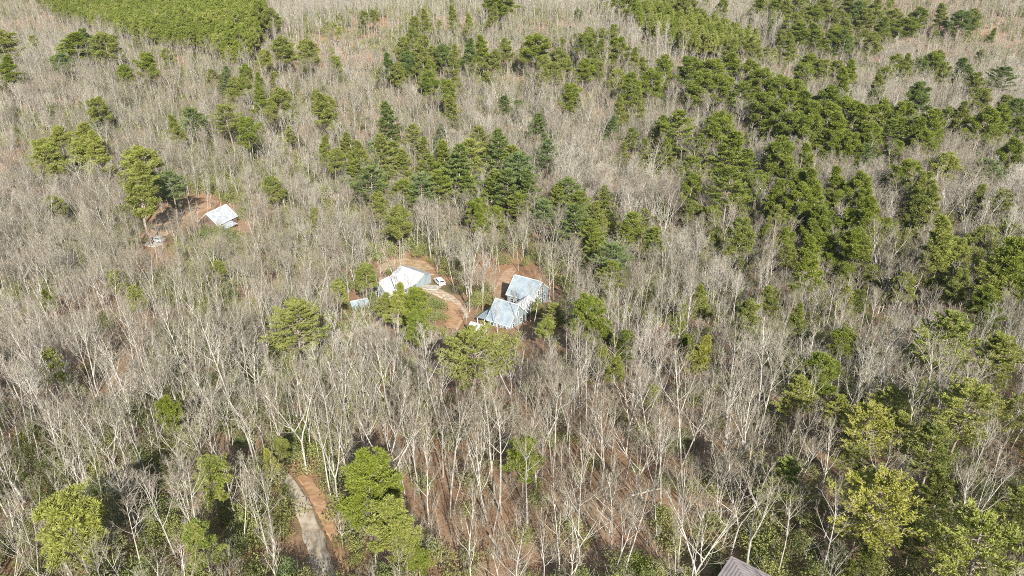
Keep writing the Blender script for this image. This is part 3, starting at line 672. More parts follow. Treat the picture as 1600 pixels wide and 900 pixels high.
# ------------------------------------------------------------------ evergreens seen in the photo
# (x, y, width, height of the crown on the 1600 x 900 map, shape, needle colour)
EV = """
10 68 42 42 P y|8 112 28 26 P b|55 70 14 20 P o|103 72 42 36 P b|96 98 24 30 W g|133 62 18 14 P d|160 72 34 34 P o|213 68 14 12 P o|233 102 27 34 P b|199 115 20 26 P b
263 90 15 14 P o|333 122 18 28 W o|350 124 18 30 W g|368 138 20 22 P o|384 118 18 18 P b|386 136 20 22 P b|303 185 32 34 W d|276 200 18 28 P o|358 183 34 40 W o|385 205 30 32 P b
156 170 26 22 P o|152 192 18 26 W g|94 213 26 26 P y|118 222 36 32 P y|147 224 20 20 P y|128 242 30 26 P y|156 236 28 24 P y|72 248 36 36 P y|130 165 10 10 P o
404 22 20 40 P b|426 28 20 20 P o|449 75 27 34 P o|481 84 28 26 P o|413 93 18 22 P y|567 27 13 14 P o|583 25 13 16 P o|534 30 10 13 P o|521 48 12 12 P y|530 52 9 9 P y
525 100 17 18 P y|519 86 10 12 P y|504 145 14 14 P d|500 156 18 24 P o|512 170 28 30 P o|435 165 32 34 P o|407 152 18 30 P b|407 130 16 22 P b|426 122 14 14 P o|452 210 18 28 W y
607 103 18 26 P d|592 118 13 13 P o|621 115 18 16 P o|637 98 22 28 P d|650 100 18 24 P o|636 119 13 13 P o|656 125 16 14 P o|672 112 18 22 P b|677 134 24 28 P b|697 142 24 30 P b
715 134 15 28 P o|649 40 15 24 P o|669 32 15 26 P o|645 56 16 18 P o|631 75 20 18 P o|660 78 24 28 P o|675 86 14 16 P o|691 86 20 26 P d|710 92 18 20 P o|730 82 20 28 P d
757 78 22 28 P b|771 95 18 22 P o|735 108 14 14 P o|761 124 16 14 P o|711 25 14 22 P o|735 38 14 16 P y|769 23 15 22 P o|689 42 9 14 P o|793 78 18 14 P o|789 165 20 30 W d|711 178 26 28 W o
611 190 28 44 W d|648 212 22 40 W y|688 217 20 30 W g|775 222 20 20 P o|550 180 9 30 W o|550 137 11 14 P o|508 168 24 30 P o
833 73 38 36 P b|878 70 14 16 P b|872 92 20 20 P o|882 103 16 16 P o|900 62 14 16 P o|920 55 16 18 P b|935 58 18 18 P b|916 71 22 20 P b|932 82 20 16 P o|958 55 16 16 P b|966 80 30 22 P b|978 63 10 12 P b
988 95 18 24 P o|1007 106 17 18 P o|902 24 13 14 P d|852 105 22 26 P o|850 124 18 18 P o|825 126 13 26 W d|870 112 20 22 P o|883 100 14 16 P y|912 108 24 24 P b|934 108 20 22 P o|960 123 22 18 P y
891 152 28 34 P b|808 168 16 20 P d|989 136 24 44 P b|1018 131 28 26 P b|1036 108 24 28 P b|971 170 18 28 P o|921 165 10 16 P o|1036 166 14 28 W g|843 208 26 32 W d|955 200 18 26 W g
1060 200 38 40 W b|1112 196 20 18 P b|1130 202 34 36 P b|1176 188 15 16 P b|1085 262 32 40 W b|1079 296 26 26 P b|1132 245 48 76 W b|1138 290 46 40 W b|1112 340 24 22 P b|1155 366 34 46 P o|1150 310 34 34 W b|1190 366 17 20 P b
1010 238 20 50 W b|1045 240 24 46 W b|1160 425 20 36 W o|1000 160 20 20 P o
578 282 42 52 W d|600 242 32 30 W o|568 245 24 24 P o|552 255 22 26 P o|628 262 28 36 W o|655 292 34 32 W g|686 288 32 32 W b|712 272 44 58 W d|735 244 36 50 W y|760 250 26 40 W o|780 243 36 46 W d|795 290 34 46 W d|770 285 28 40 W o
745 330 28 30 P b|754 342 22 18 P b|772 336 20 18 P b|430 293 25 28 P o|620 345 32 34 P o|568 430 26 20 P o|640 285 24 26 W o|604 270 24 26 W o|486 345 18 18 P o
815 262 40 48 W g|835 302 34 48 W d|812 318 28 30 W b|858 240 30 36 W g|887 300 34 40 W d|908 322 32 36 W b|902 348 38 56 W d|925 365 32 40 W b|948 322 28 38 W b|990 352 30 44 W b|1020 377 30 50 W b|958 400 42 40 W g|955 430 32 38 W b
912 489 42 38 P b|936 516 34 32 P b|975 540 32 36 P b|962 575 28 28 P o|1088 553 29 42 P yy|1062 540 22 36 P b|1170 500 34 34 P o|1320 536 30 36 P b|1276 584 46 34 P b|1244 617 46 38 W y|1549 484 28 42 P b
1481 530 72 62 W y|1562 545 56 64 W y|1510 634 92 78 R y|1398 632 52 56 R y|1355 668 66 54 W yy|1590 640 50 56 W y|1216 750 58 50 W y|1378 778 108 92 W yy|1468 785 58 78 W o|1540 868 122 76 R y|1352 868 38 58 W o|1460 700 60 56 W o|1405 672 50 46 W y
460 507 66 56 R o|742 548 84 66 R o|656 474 34 34 P b|636 484 20 20 P b|650 510 32 28 P b|600 478 24 30 P o|620 474 26 20 P y|208 262 52 50 P y|216 295 44 36 P o|266 288 32 36 W g|88 320 22 26 P o|112 818 76 60 P y|324 745 46 46 P y|265 640 30 58 P b|318 850 42 70 P y
567 746 74 38 P b|605 778 44 44 P b|615 812 62 56 P y|632 850 38 32 P y|655 868 28 26 P b|817 714 42 46 P b|1000 880 38 34 H h|450 892 34 36 H g|340 420 18 20 P o|438 700 20 18 P o|425 715 18 14 P yy|868 492 26 36 W o|840 478 14 30 W o|850 510 22 22 P y
1095 140 38 30 P b|1075 110 34 28 P b|1110 112 36 28 P b|1140 105 34 26 P b|1165 118 32 28 P b|1128 140 32 24 P b|1190 128 34 30 P b|1160 148 34 28 W b|1215 140 36 30 P b|1245 150 34 28 P b|1262 168 34 28 P b|1225 170 34 28 P b|1195 165 30 26 P b|1290 160 34 28 P b
1320 178 36 30 P b|1350 190 36 30 P b|1380 185 34 28 P b|1412 190 36 28 P b|1290 190 34 28 P b|1315 205 36 28 P b|1350 215 34 26 P b|1385 212 34 28 W b|1420 212 34 30 P b|1455 200 34 36 P b|1445 225 34 26 P b|1478 188 26 28 P o|1500 182 22 22 P o
1262 188 30 26 P b|1235 198 34 28 P b|1268 212 34 26 P b|1300 226 32 26 P b|1225 245 38 30 P b|1265 252 26 22 P b|1330 232 28 26 P b|1395 238 30 28 P b|1280 235 30 26 W b|1348 245 28 28 W d|1530 195 34 30 P b|1560 192 30 28 P b|1588 200 26 32 P b
1250 290 38 32 P b|1275 295 30 26 P b|1240 320 36 34 P b|1310 290 28 28 P b|1335 300 34 40 P b|1312 318 32 32 P b|1348 322 32 34 P b|1280 325 30 32 P b|1258 348 30 30 P b|1290 352 32 30 P b|1325 355 38 34 P b|1362 348 34 30 P b|1385 368 34 30 P b|1270 365 30 26 P b
1345 385 42 34 P b|1290 390 32 36 P b|1272 412 36 34 P b|1300 412 24 30 P b|1425 278 40 34 P b|1465 265 38 34 P y|1440 302 36 34 P o|1460 330 34 34 P o|1425 320 26 30 P o|1545 268 36 32 W g|1575 245 30 26 P b|1510 285 18 16 P b|1555 325 40 34 W o|1520 318 26 30 P o
1480 385 42 34 P y|1465 405 36 32 P o|1530 378 40 34 P o|1500 398 32 30 P y|1575 410 56 50 P b|1550 432 44 38 P y|1590 445 36 34 P b|1410 380 24 22 P o|1575 372 34 30 P o
1258 118 26 22 P b|1270 103 26 26 P b|1290 112 26 24 P o|1250 128 24 18 P o|1305 110 22 16 P o|1330 118 24 24 P b|1320 130 24 22 P b|1380 120 22 26 P o|1400 100 18 18 P b|1435 105 24 26 W d|1455 100 24 26 P b|1420 106 18 18 P o|1375 142 24 18 P o|1435 155 32 22 P d|1505 110 28 22 P d|1565 122 34 24 W d
1525 135 22 20 P o|1530 155 24 22 P o|1568 165 22 18 P o|1590 172 24 24 P d|1500 32 34 26 P d|1520 30 20 20 P o|1475 22 18 20 P o|1410 42 34 26 P b|1430 28 24 24 P b|1395 30 22 18 P o|1350 30 24 22 P o|1345 18 22 18 P d|1325 50 26 22 P o|1300 58 30 22 P b|1275 55 26 24 P b|1255 50 28 24 P b
1270 25 24 24 P b|1290 15 24 22 P o|1250 12 24 20 P o|1230 18 22 20 P o|1215 8 20 16 P b|1240 35 22 20 P o|1310 32 20 18 P o|1365 15 22 18 P o|1320 8 22 16 P o|1318 65 24 18 P d|1225 60 18 18 P o|1205 42 12 16 P d|1240 72 18 14 P o|1350 57 16 14 P o|1365 68 20 14 P o
1378 45 22 22 P b|1385 60 14 14 P o|1465 95 16 18 P o|1475 118 20 14 P o|1533 92 14 22 P o|1547 55 10 18 P o|1510 58 12 14 P o|1462 60 12 10 P o|1148 48 12 24 W d|1172 38 12 18 W d|1125 14 16 16 P o|1102 10 14 12 P o|1070 12 20 14 P o|1080 8 20 12 P o|1042 5 14 12 P o|975 8 26 14 P b|965 4 16 10 P b|942 3 14 10 P o|1180 10 22 16 P b
785 4 30 12 P b|765 2 20 10 P b|705 2 8 8 P o|1142 82 20 14 P o|1180 80 18 10 P o|1196 84 14 10 P o|1208 90 12 10 P y|1165 68 12 14 P o|1205 205 26 22 P b|1180 215 22 20 W b|1200 260 24 24 W o|1225 275 26 24 P o
540 232 24 34 W o|560 268 26 34 W b|590 228 26 32 W g|616 238 24 36 W b|632 298 30 32 W b|668 262 28 40 W b|672 300 26 26 W o|700 250 30 44 W b|728 290 28 34 W b|748 218 26 34 W o|766 298 26 34 W b|802 250 30 40 W b|806 285 30 36 W g|850 330 26 30 W g|872 318 28 36 W b|925 395 28 36 W b|885 355 26 40 W g|932 345 26 34 W o|975 372 26 36 W b|1005 345 24 36 W o
590 320 24 24 P o|660 235 20 26 W o|520 250 24 28 P o|505 235 20 24 P o|1095 235 26 34 W b|1068 230 22 36 W b|1160 255 30 50 W b|1185 290 28 32 P b|1205 310 28 30 P b|1215 345 26 28 P o|1230 380 26 28 P b|1235 400 24 26 P o|1030 205 24 34 W b|985 215 20 34 W b|970 240 18 28 W o|1080 330 22 26 P o|1120 390 24 28 W o
1560 560 40 42 W y|1330 720 40 44 W o|1310 640 34 36 W y|1590 790 50 50 W y|1430 840 44 50 W o|1100 470 22 26 P o|1060 500 22 26 P o|1205 470 24 28 P o|1250 500 22 26 P o|1340 470 24 28 P o|1415 450 28 28 P o|1500 450 30 28 P o|1530 470 28 30 P b|1360 430 26 28 P o|1320 430 24 26 P b
1385 295 20 22 P y|1480 345 22 26 P o|1440 350 26 26 W o|1420 365 22 22 P b|1180 155 24 20 W b
"""
E = []
for ln in EV.strip().replace('\n', '|').split('|'):
    q = ln.split(); E.append((float(q[0]), float(q[1]), float(q[2]), float(q[3]), q[4], q[5]))
# dense stands (too many to count): polygons on the map, crown width in pixels
def inpoly(x, y, p):
    c = False; n = len(p)
    for i in range(n):
        (x1, y1), (x2, y2) = p[i], p[(i+1) % n]
        if (y1 > y) != (y2 > y) and x < (x2-x1)*(y-y1)/(y2-y1)+x1: c = not c
    return c
STANDS = [([(15, -30), (418, -30), (414, 30), (404, 66), (388, 88), (352, 90), (318, 68), (240, 58), (165, 42), (90, 24)], 13.0, 'b', .96),
          ([(985, 12), (1030, 6), (1110, 36), (1190, 66), (1180, 76), (1120, 80), (1070, 70), (1010, 48), (985, 30)], 10.5, 'y', .92),
          ([(1180, -30), (1345, -30), (1400, 0), (1380, 40), (1300, 66), (1240, 66), (1190, 20)], 20., 'o', .45)]
KP = {}
# shapes
for i, (h, cw, f, sh, nl) in enumerate([(19, 7.2, .50, 'round', 30), (20, 6.4, .46, 'oval', 32), (18, 8.0, .52, 'round', 34), (21, 6.0, .42, 'cone', 34), (17, 7.0, .45, 'round', 30)]):
    KP['P%d' % i] = Kind('pine', pine_tree(100+i, h, cw, f, 0, .62, sh, nl), M['pbark'], M['g_b'])
for i, (h, cw, f, pk) in enumerate([(21, 8.4, .42, .25), (20, 9.5, .52, .35), (20, 7.2, .22, .15), (22, 8.8, .48, .3)]):
    KP['W%d' % i] = Kind('white_pine', white_pine(200+i, h, cw, f, 0, pk), M['pbark'], M['g_g'])
for i in range(2): KP['R%d' % i] = Kind('white_pine', white_pine(250+i, 19, 10.5, .45, 0, .42, 0., .12), M['pbark'], M['g_o'])
for i in range(2): KP['H%d' % i] = Kind('holly', bush(300+i, 2.6, 4.8, 2600, .3, 4), M['bark_grey'], M['g_b'])
for i in range(4): KP['p%d' % i] = Kind('stand_pine', pine_tree(400+i, 17+i*.6, 5.6, .52, 1, .72, ['round', 'oval', 'cone', 'oval'][i], 22), M['pbark'], M['g_b'])
HUE = {'b': M['g_b'], 'y': M['g_y'], 'yy': M['g_yy'], 'o': M['g_o'], 'd': M['g_d'], 'g': M['g_g'], 'h': M['g_b']}
ev = []
for (px, py, w, hp, ty, hue) in E:
    ks = [k for k in KP if k[0] == ty]; g = random.Random(int(px*7+py*13))
    if ty == 'R': ty = 'W'
    if ty == 'W' and hp > w*1.25: ks = ['W2', 'W0']
    if ty == 'P' and hp > w*1.3: ks = ['P1', 'P3']
    k = KP[g.choice(ks)]
    s = 1.; zs = 1.
    el = PITCH+math.atan((py-450)/F); q = U(px, py, k.cz)
    for _ in range(4):
        dist = P([q[0], q[1], q[2]+k.cz*zs])[2]
        s = w*dist/(F*k.cw)*((1.08 if w > 40 and px > 1200 else 1.2) if ty == 'W' else 1.1)
        want = (hp*dist/F - k.cw*s*.55*sin(el))/(k.ch*cos(el)); zs = float(np.clip(want, .78*s, 1.45*s))
        zs = min(zs, 28/k.h) if ty != 'H' else zs
        if ty != 'H': zs = max(zs, 7/k.h)
        q = U(px, py, k.cz*zs)
    ev.append(dict(px=px, py=py, w=w, h=hp, ty=ty, hue=hue, k=k, s=s, zs=zs, x=q[0], y=q[1], rz=g.uniform(0, 6.28), d=dist))

# ------------------------------------------------------------------ bare woodland: where each tree stands
KB = []
for i, (h, fk, sp, fi, dn) in enumerate([(20, 1, 1.15, .38, 1.), (22, 1, .95, .5, 1.), (18, 1, 1.4, .32, 1.1), (20, 2, 1.15, .4, 1.), (19, 1, .8, .35, 1.3), (17, 3, 1.1, .35, 1.), (23, 1, 1.1, .5, 1.), (15, 1, .9, .35, 1.), (19, 2, 1.3, .35, 1.), (18, 1, 1.5, .42, .9), (16, 1, 1.25, .25, 1.3), (21, 1, .7, .55, .8)]):
    KB.append(Kind('bare_tree', bare_tree(i+1, h, 0, sp, fk, fi, dn), M['bark'] if i % 3 else M['bark_grey'], M['twig']))
BLOOK = ['tall straight', 'tall high-crowned', 'full-crowned', 'twin-stemmed', 'slender', 'three-stemmed', 'very tall', 'short narrow', 'widely forked', 'broad-topped', 'low bushy', 'thin sparse']
KM = [Kind('bare_mid', bare_tree(20+i, 20+i % 3, 1, sp, fk, .4, 1.), M['bark'] if i % 3 else M['bark_grey'], M['twig']) for i, (fk, sp) in enumerate([(1, 1.2), (1, .85), (2, 1.2), (1, 1.4), (3, 1.1), (1, 1.)])]
KF = [Kind('bare_far', bare_tree(40+i, 19+i, 2, sp, fk, .35, 1.), M['bark'] if i % 3 else M['bark_grey'], M['twig']) for i, (fk, sp) in enumerate([(1, 1.1), (1, .95), (2, 1.05), (1, 1.2)])]
def vnoise(x, y, sc_, seed):
    """smooth value noise 0..1"""
    g = np.random.default_rng(seed).uniform(size=(256, 256)); x = x/sc_+500; y = y/sc_+500; i = np.floor(x).astype(int); j = np.floor(y).astype(int)
    u = x-i; v = y-j; u = u*u*(3-2*u); v = v*v*(3-2*v); i %= 256; j %= 256; i2 = (i+1) % 256; j2 = (j+1) % 256
    return (g[j, i]*(1-u)+g[j, i2]*u)*(1-v)+(g[j2, i]*(1-u)+g[j2, i2]*u)*v
def field(step_near, step_far, y0, y1, jit=.45, seed=0, margin=70, up=22.):
    """jittered points over the part of the land the view covers"""
    g = np.random.default_rng(seed); out = []; y = y0
    while y < y1:
        st = step_near+(step_far-step_near)*min(1, max(0, (y-150)/500)); xm = (y*.9+40)*.82+30
        x = np.arange(-xm, xm, st)+g.uniform(0, st); out.append(np.stack([x+g.uniform(-1, 1, len(x))*st*jit, y+g.uniform(-1, 1, len(x))*st*jit], 1)); y += st
    p = np.concatenate(out); z = H(p[:, 0], p[:, 1]); a = P(np.c_[p, z]); b = P(np.c_[p, z+up])
    # in view, or close enough to throw its shadow in
    shx, shy = p[:, 0]+sdir[0]*30, p[:, 1]+sdir[1]*30; c = P(np.c_[shx, shy, H(shx, shy)])
    ok = np.zeros(len(p), bool)
    for q in (a, b, c): ok |= (q[:, 0] > -margin) & (q[:, 0] < 1600+margin) & (q[:, 1] > -margin*.6) & (q[:, 1] < 900+margin)
    return p[ok & (p[:, 1] > 32)]
pts = field(3.1, 4.4, 34, 1150, seed=3)
# keep-clear shapes on the map: (polygon, chance that a tree across it stays)
CLEAR = [([(586, 440), (624, 408), (664, 424), (668, 440), (640, 462), (604, 474), (592, 466)], .10),
         ([(668, 434), (706, 434), (706, 460), (730, 480), (732, 512), (714, 520), (694, 520), (690, 470), (664, 462)], .10),
         ([(728, 520), (736, 494), (752, 494), (770, 460), (788, 462), (796, 424), (850, 428), (866, 452), (866, 478), (830, 496), (826, 512), (796, 526), (760, 528)], .05),
         ([(316, 334), (350, 314), (374, 338), (370, 354), (345, 358)], .06), ([(220, 372), (262, 366), (262, 386), (222, 390)], .15),
         ([(548, 458), (576, 458), (576, 478), (548, 478)], .1), ([(464, 790), (480, 790), (516, 900), (486, 900)], .14), ([(430, 728), (464, 728), (512, 860), (540, 900), (520, 900), (486, 800)], .22),
         ([(1060, 878), (1090, 868), (1140, 866), (1190, 900), (1060, 900)], .4), ([(980, 862), (1018, 862), (1018, 900), (980, 900)], .1)]
THIN = [([(225, 330), (320, 306), (330, 330), (310, 350), (275, 380), (222, 392), (212, 370)], .14), ([(770, 425), (800, 405), (820, 410), (800, 430), (780, 470), (735, 470), (745, 440)], .6),
        ([(590, 410), (650, 395), (670, 415), (590, 432)], .6), ([(930, 720), (1080, 700), (1110, 850), (1010, 880), (950, 820), (860, 790)], .62), ([(130, 630), (240, 480), (260, 500), (190, 640)], .4)]
def scr(x, y, up): return P(np.array([x, y, float(H(x, y))+up]))
def build_mask(polys):
    """coarse raster (2 px) of the keep-clear chances"""
    m = np.ones((460, 810)); gx_, gy_ = np.meshgrid(np.arange(810)*2., np.arange(460)*2.)
    for p, ch in polys:
        ins = np.zeros(m.shape, bool); n = len(p)
        for i in range(n):
            (x1, y1), (x2, y2) = p[i], p[(i+1) % n]
            if y1 == y2: continue
            ins ^= ((y1 > gy_) != (y2 > gy_)) & (gx_ < (x2-x1)*(gy_-y1)/(y2-y1)+x1)
        m[ins] = np.minimum(m[ins], ch)
    return m
def look(m, q):
    i = np.clip((q[:, 1]/2).astype(int), 0, 459); j = np.clip((q[:, 0]/2).astype(int), 0, 809)
    inside = (q[:, 0] >= 0) & (q[:, 0] < 1618) & (q[:, 1] >= 0) & (q[:, 1] < 918); return np.where(inside, m[i, j], 1.)
mc = build_mask(CLEAR); mt = build_mask(THIN)
def allowed(p, hh, seed, crown=True):
    g = np.random.default_rng(seed); z = H(p[:, 0], p[:, 1]); keep = np.ones(len(p)); 
    for f in (0, .25, .5, .75, .92):
        for dx in ((-2.6, 0, 2.6) if (crown and f > .4) else (0,)):
            keep = np.minimum(keep, look(mc, P(np.c_[p[:, 0]+dx, p[:, 1], z+hh*f])))
    keep = np.minimum(keep, look(mt, P(np.c_[p, z])))
    for (x, y, r) in foot: keep = np.where(np.hypot(p[:, 0]-x, p[:, 1]-y) < r+.5, 0, keep)
    for pa in paths:
        for (x, y, w) in pa[::3]: keep = np.where(np.hypot(p[:, 0]-x, p[:, 1]-y) < min(w*.5+.3, 2.8), 0, keep)
    return g.uniform(size=len(p)) < keep
g = np.random.default_rng(8)
dens = vnoise(pts[:, 0], pts[:, 1], 28, 1)*.6+vnoise(pts[:, 0], pts[:, 1], 9, 2)*.4
sz = np.clip(.76+.24*g.normal(size=len(pts)), .34, 1.2)*(.9+.2*vnoise(pts[:, 0], pts[:, 1], 60, 5))*np.interp(pts[:, 1], [60, 130, 240], [.75, .80, .90])
big = vnoise(pts[:, 0], pts[:, 1]*1.6, 75, 9); dens = dens+.35*(big-.5)
sz = sz*(.82+.36*big)
ok = (g.uniform(size=len(pts)) < .33+.95*dens) & allowed(pts, 20*sz, 4)
# leave the evergreens in view: no trunk inside a crown, few nearer trees across it
z = H(pts[:, 0], pts[:, 1]); top = P(np.c_[pts, z+16*sz]); mid = P(np.c_[pts, z+11*sz])
for e in ev:
    r = e['k'].cw*e['s']*.5; d = np.hypot(pts[:, 0]-e['x'], pts[:, 1]-e['y']); ok &= ~(d < r*.72)
    if e['w'] > 15:
        for q in (top, mid):
            c = (np.abs(q[:, 0]-e['px']) < e['w']*.52+1200/e['d']) & (np.abs(q[:, 1]-e['py']-e['h']*.05) < e['h']*.5) & (pts[:, 1] < e['y']) 
            ok &= ~(c & (g.uniform(size=len(pts)) < (.97 if e['w'] > 45 else .84)))
# dense stands take the ground of bare trees
base = P(np.c_[pts, z+14])
st_ok = np.ones(len(pts), bool)
ms = build_mask([(p, 0) for p, w, hu, dn in STANDS[:2]]); st_ok = look(ms, base) > .5
ok &= st_ok | (g.uniform(size=len(pts)) < .03)
HB = [(829, 503, .62, 4), (737, 470, 1.0, 8), (730, 452, .9, 5), (752, 466, .95, 0), (640, 484, .72, 9), (652, 400, 1., 3), (300, 345, .8, 0), (262, 366, .7, 4), (588, 480, .9, 2), (810, 518, .5, 6), (777, 520, .55, 4), (1098, 905, .75, 2), (1060, 880, .8, 9), (1165, 905, .9, 3), (865, 470, 1., 9), (528, 380, 1., 9), (480, 740, .95, 8), (530, 800, .8, 3), (160, 640, 1., 2)]
hp_ = np.array([U(a, b_)[:2] for a, b_, c_, d_ in HB]); hs_ = np.array([c_ for a, b_, c_, d_ in HB])
far_ = np.ones(len(pts), bool)
for q in hp_: far_ &= np.hypot(pts[:, 0]-q[0], pts[:, 1]-q[1]) > 3.0
ok &= far_
pts = np.concatenate([hp_, pts[ok]]); sz = np.concatenate([hs_, sz[ok]]); NB = len(pts); z = H(pts[:, 0], pts[:, 1])
dist = P(np.c_[pts, z+8])[:, 2]; hpx = F/dist*20*sz
b = P(np.c_[pts, z]); t = P(np.c_[pts, z+18*sz]); vis = np.clip((np.minimum(b[:, 1], 900)-np.maximum(t[:, 1], 0))/(b[:, 1]-t[:, 1]+1e-6), 0, 1)*((b[:, 0] > 5) & (b[:, 0] < 1595))
hpx[:len(HB)] = 1e4; vis[:len(HB)] = 1
rank = np.argsort(-hpx*(vis > .45)*vis); chosen = rank[:298]; is_ind = np.zeros(NB, bool); is_ind[chosen] = True
print('bare trees', NB, 'chosen down to px', hpx[chosen[-1]])
kb = g.integers(0, len(KB), NB); kb[:len(HB)] = [q[3] for q in HB]; rz = g.uniform(0, 2*pi, NB); tilt = g.normal(size=(NB, 2))*np.where(g.uniform(size=(NB, 1)) < .25, .085, .03); zsc = sz*g.uniform(.9, 1.12, NB)

# ------------------------------------------------------------------ labels by neighbouring landmarks
LM = [(625, 440, 'the white-roofed house'), (825, 455, 'the upper pale blue house'), (790, 495, 'the lower pale blue house'), (345, 334, 'the tin roofed shed'), (240, 380, 'the silver car'),
      (490, 830, 'the gravel road'), (705, 480, 'the driveway bend'), (1115, 885, 'the grey shingle roof'), (561, 468, 'the faded blue shed'), (687, 443, 'the white car')]
NAMED = {(460, 507): 'broad round olive pine', (742, 552): 'broad feathery pine below blue house', (208, 262): 'yellow-green pine above left clearing', (112, 818): 'bright yellow lower-left corner pine',
         (567, 746): 'flat-topped pine by gravel road', (817, 714): 'ball-shaped green pine', (912, 489): 'bright pine beside blue houses', (1088, 553): 'egg-shaped yellow pine',
         (1481, 530): 'open feathery yellow-green pine', (1510, 634): 'huge tiered yellow-green pine', (1378, 778): 'huge golden pine', (1540, 868): 'wide lower-right corner pine',
         (1216, 750): 'small golden plumed pine', (1132, 245): 'tall leafy green column pine', (578, 282): 'dark tiered pine', (303, 185): 'dark pointed pine', (233, 102): 'lone upper-left green pine',
         (833, 73): 'wide green top-edge pine', (449, 75): 'square olive top-edge pine', (611, 190): 'dark spire pine', (891, 152): 'isolated bright round pine', (324, 745): 'yellow-green lower-left pine',
         (656, 474): 'bushy pine below the white house', (1320, 536): 'oval green pine', (1276, 584): 'hooked green pine', (1500, 32): 'dark top-right pine', (1565, 122): 'dark right-edge pine',
         (958, 400): 'blue-green tiered pine', (1060, 200): 'broad layered pine', (1170, 500): 'olive pine by white snag', (265, 640): 'narrow left wood pine', (1244, 617): 'drooping golden pine', (1549, 484): 'narrow bright right-side pine',
         (712, 272): 'large dark layered pine', (902, 348): 'tall dark pine behind houses', (1155, 366): 'dull olive pine', (1355, 668): 'two-toned golden pine', (430, 293): 'small olive left-centre pine',
         (318, 850): 'ragged bottom-edge pine', (10, 68): 'yellow-green left-edge pine', (1130, 202): 'rounded pine beside the belt', (620, 345): 'pale olive pine behind driveway'}
for e in ev:
    e['name'] = NAMED.get((int(e['px']), int(e['py'])))
    if e['name']: LM.append((e['px'], e['py'], 'the '+e['name']))
ORD = ['first', 'second', 'third', 'fourth', 'fifth', 'sixth', 'seventh', 'eighth', 'ninth', 'tenth', 'eleventh', 'twelfth']+['%dth' % i for i in range(13, 60)]
def relate(items, what):
    """items: dicts with sx, sy, look -> label naming the nearest landmark, the side and the place in line"""
    cell = {}
    for it in items:
        ds = [(math.hypot(it['sx']-a, (it['sy']-b_)*1.2), i) for i, (a, b_, n_) in enumerate(LM) if n_ != it.get('own')]
        d, i = min(ds); a, b_, n_ = LM[i]; dx, dy = it['sx']-a, (it['sy']-b_)*1.2
        side = ('right of' if dx > 0 else 'left of') if abs(dx) > abs(dy) else ('in front of' if dy > 0 else 'behind')
        cell.setdefault((i, side), []).append((d, it))
    for (i, side), L in cell.items():
        L.sort(key=lambda q: q[0])
        for k, (d, it) in enumerate(L):
            lead = '' if len(L) == 1 else ORD[k]+' '
            it['label'] = '%s %s, %s%s %s' % (it['look'], what, lead, side, LM[i][2]) if lead else '%s %s %s %s' % (it['look'], what, side, LM[i][2])

def tree_thing(name, kind, loc, rot, scl, label, cat, group, crown_mat=None):
    r = empty(name, loc, 0, label, cat, group); r.rotation_euler = rot; r.scale = scl
    tm, km = kind.meshes()
    for nm, me in (('trunk', tm), ('crown', km)):
        o = bpy.data.objects.new(nm, me); C.objects.link(o); o.parent = r
        if crown_mat is not None and nm == 'crown':
            o.material_slots[0].link = 'OBJECT'; o.material_slots[0].material = crown_mat
    return r
# evergreens as things
HW = {'b': 'bright green', 'y': 'yellow-green', 'yy': 'golden', 'o': 'olive', 'd': 'dark green', 'g': 'blue-green', 'h': 'glossy green'}
def sizeword(w, y): 
    r = w/(18+max(y, 0)*.055); return 'small' if r < .72 else ('broad' if r > 1.35 else 'medium')
evs = sorted(ev, key=lambda e: -e['w']*e['h'])
n_p = 0; rest = []
final = []
for e in evs:
    if e['ty'] == 'P':
        n_p += 1
        if n_p > 298: rest.append(e); continue
    e['sx'], e['sy'] = e['px'], e['py']; e['own'] = 'the '+e['name'] if e['name'] else None
    shp = {'P': 'rounded', 'W': 'layered', 'H': 'leafy'}[e['ty']]
    if e['h'] > e['w']*1.3: shp = 'narrow'
    e['look'] = '%s %s %s' % (sizeword(e['w'], e['py']), HW[e['hue']], shp); final.append(e)
relate([e for e in final if e['ty'] == 'P'], 'pine'); relate([e for e in final if e['ty'] == 'W'], 'white pine'); relate([e for e in final if e['ty'] == 'H'], 'evergreen bush')
for e in final:
    if e['name'] and len(e['name'].split()) > 3: e['label'] = e['name']
    elif e['name']: e['label'] = e['name']+' standing out above the bare trees'
    nm, cat, grp = {'P': ('pine_tree', 'pine tree', 'rounded pines among the bare trees'), 'W': ('white_pine', 'white pine', 'layered pines among the bare trees'), 'H': ('evergreen_bush', 'bush', 'leafy evergreen bushes')}[e['ty']]
    zz = site(e['x'], e['y'])-.15
    tree_thing(nm, e['k'], (e['x'], e['y'], zz), (random.gauss(0, .025), random.gauss(0, .025), e['rz']), (e['s'], e['s'], e['zs']), e['label'], cat, grp, HUE[e['hue']])
print('pines', n_p, 'white pines', sum(e['ty'] == 'W' for e in ev), 'rest', len(rest))
# bare trees as things
its = []
for i in chosen:
    q = P([pts[i, 0], pts[i, 1], z[i]+12*sz[i]]); its.append(dict(i=i, sx=q[0], sy=q[1], look=BLOOK[kb[i]]))
relate(its, 'bare tree')
for it in its:
    i = it['i']; k = KB[kb[i]]
    tree_thing('bare_tree', k, (pts[i, 0], pts[i, 1], site(pts[i, 0], pts[i, 1])-.2), (tilt[i, 0], tilt[i, 1], rz[i]), (sz[i], sz[i], zsc[i]), it['label'], 'bare tree', 'leafless trees of the near wood')
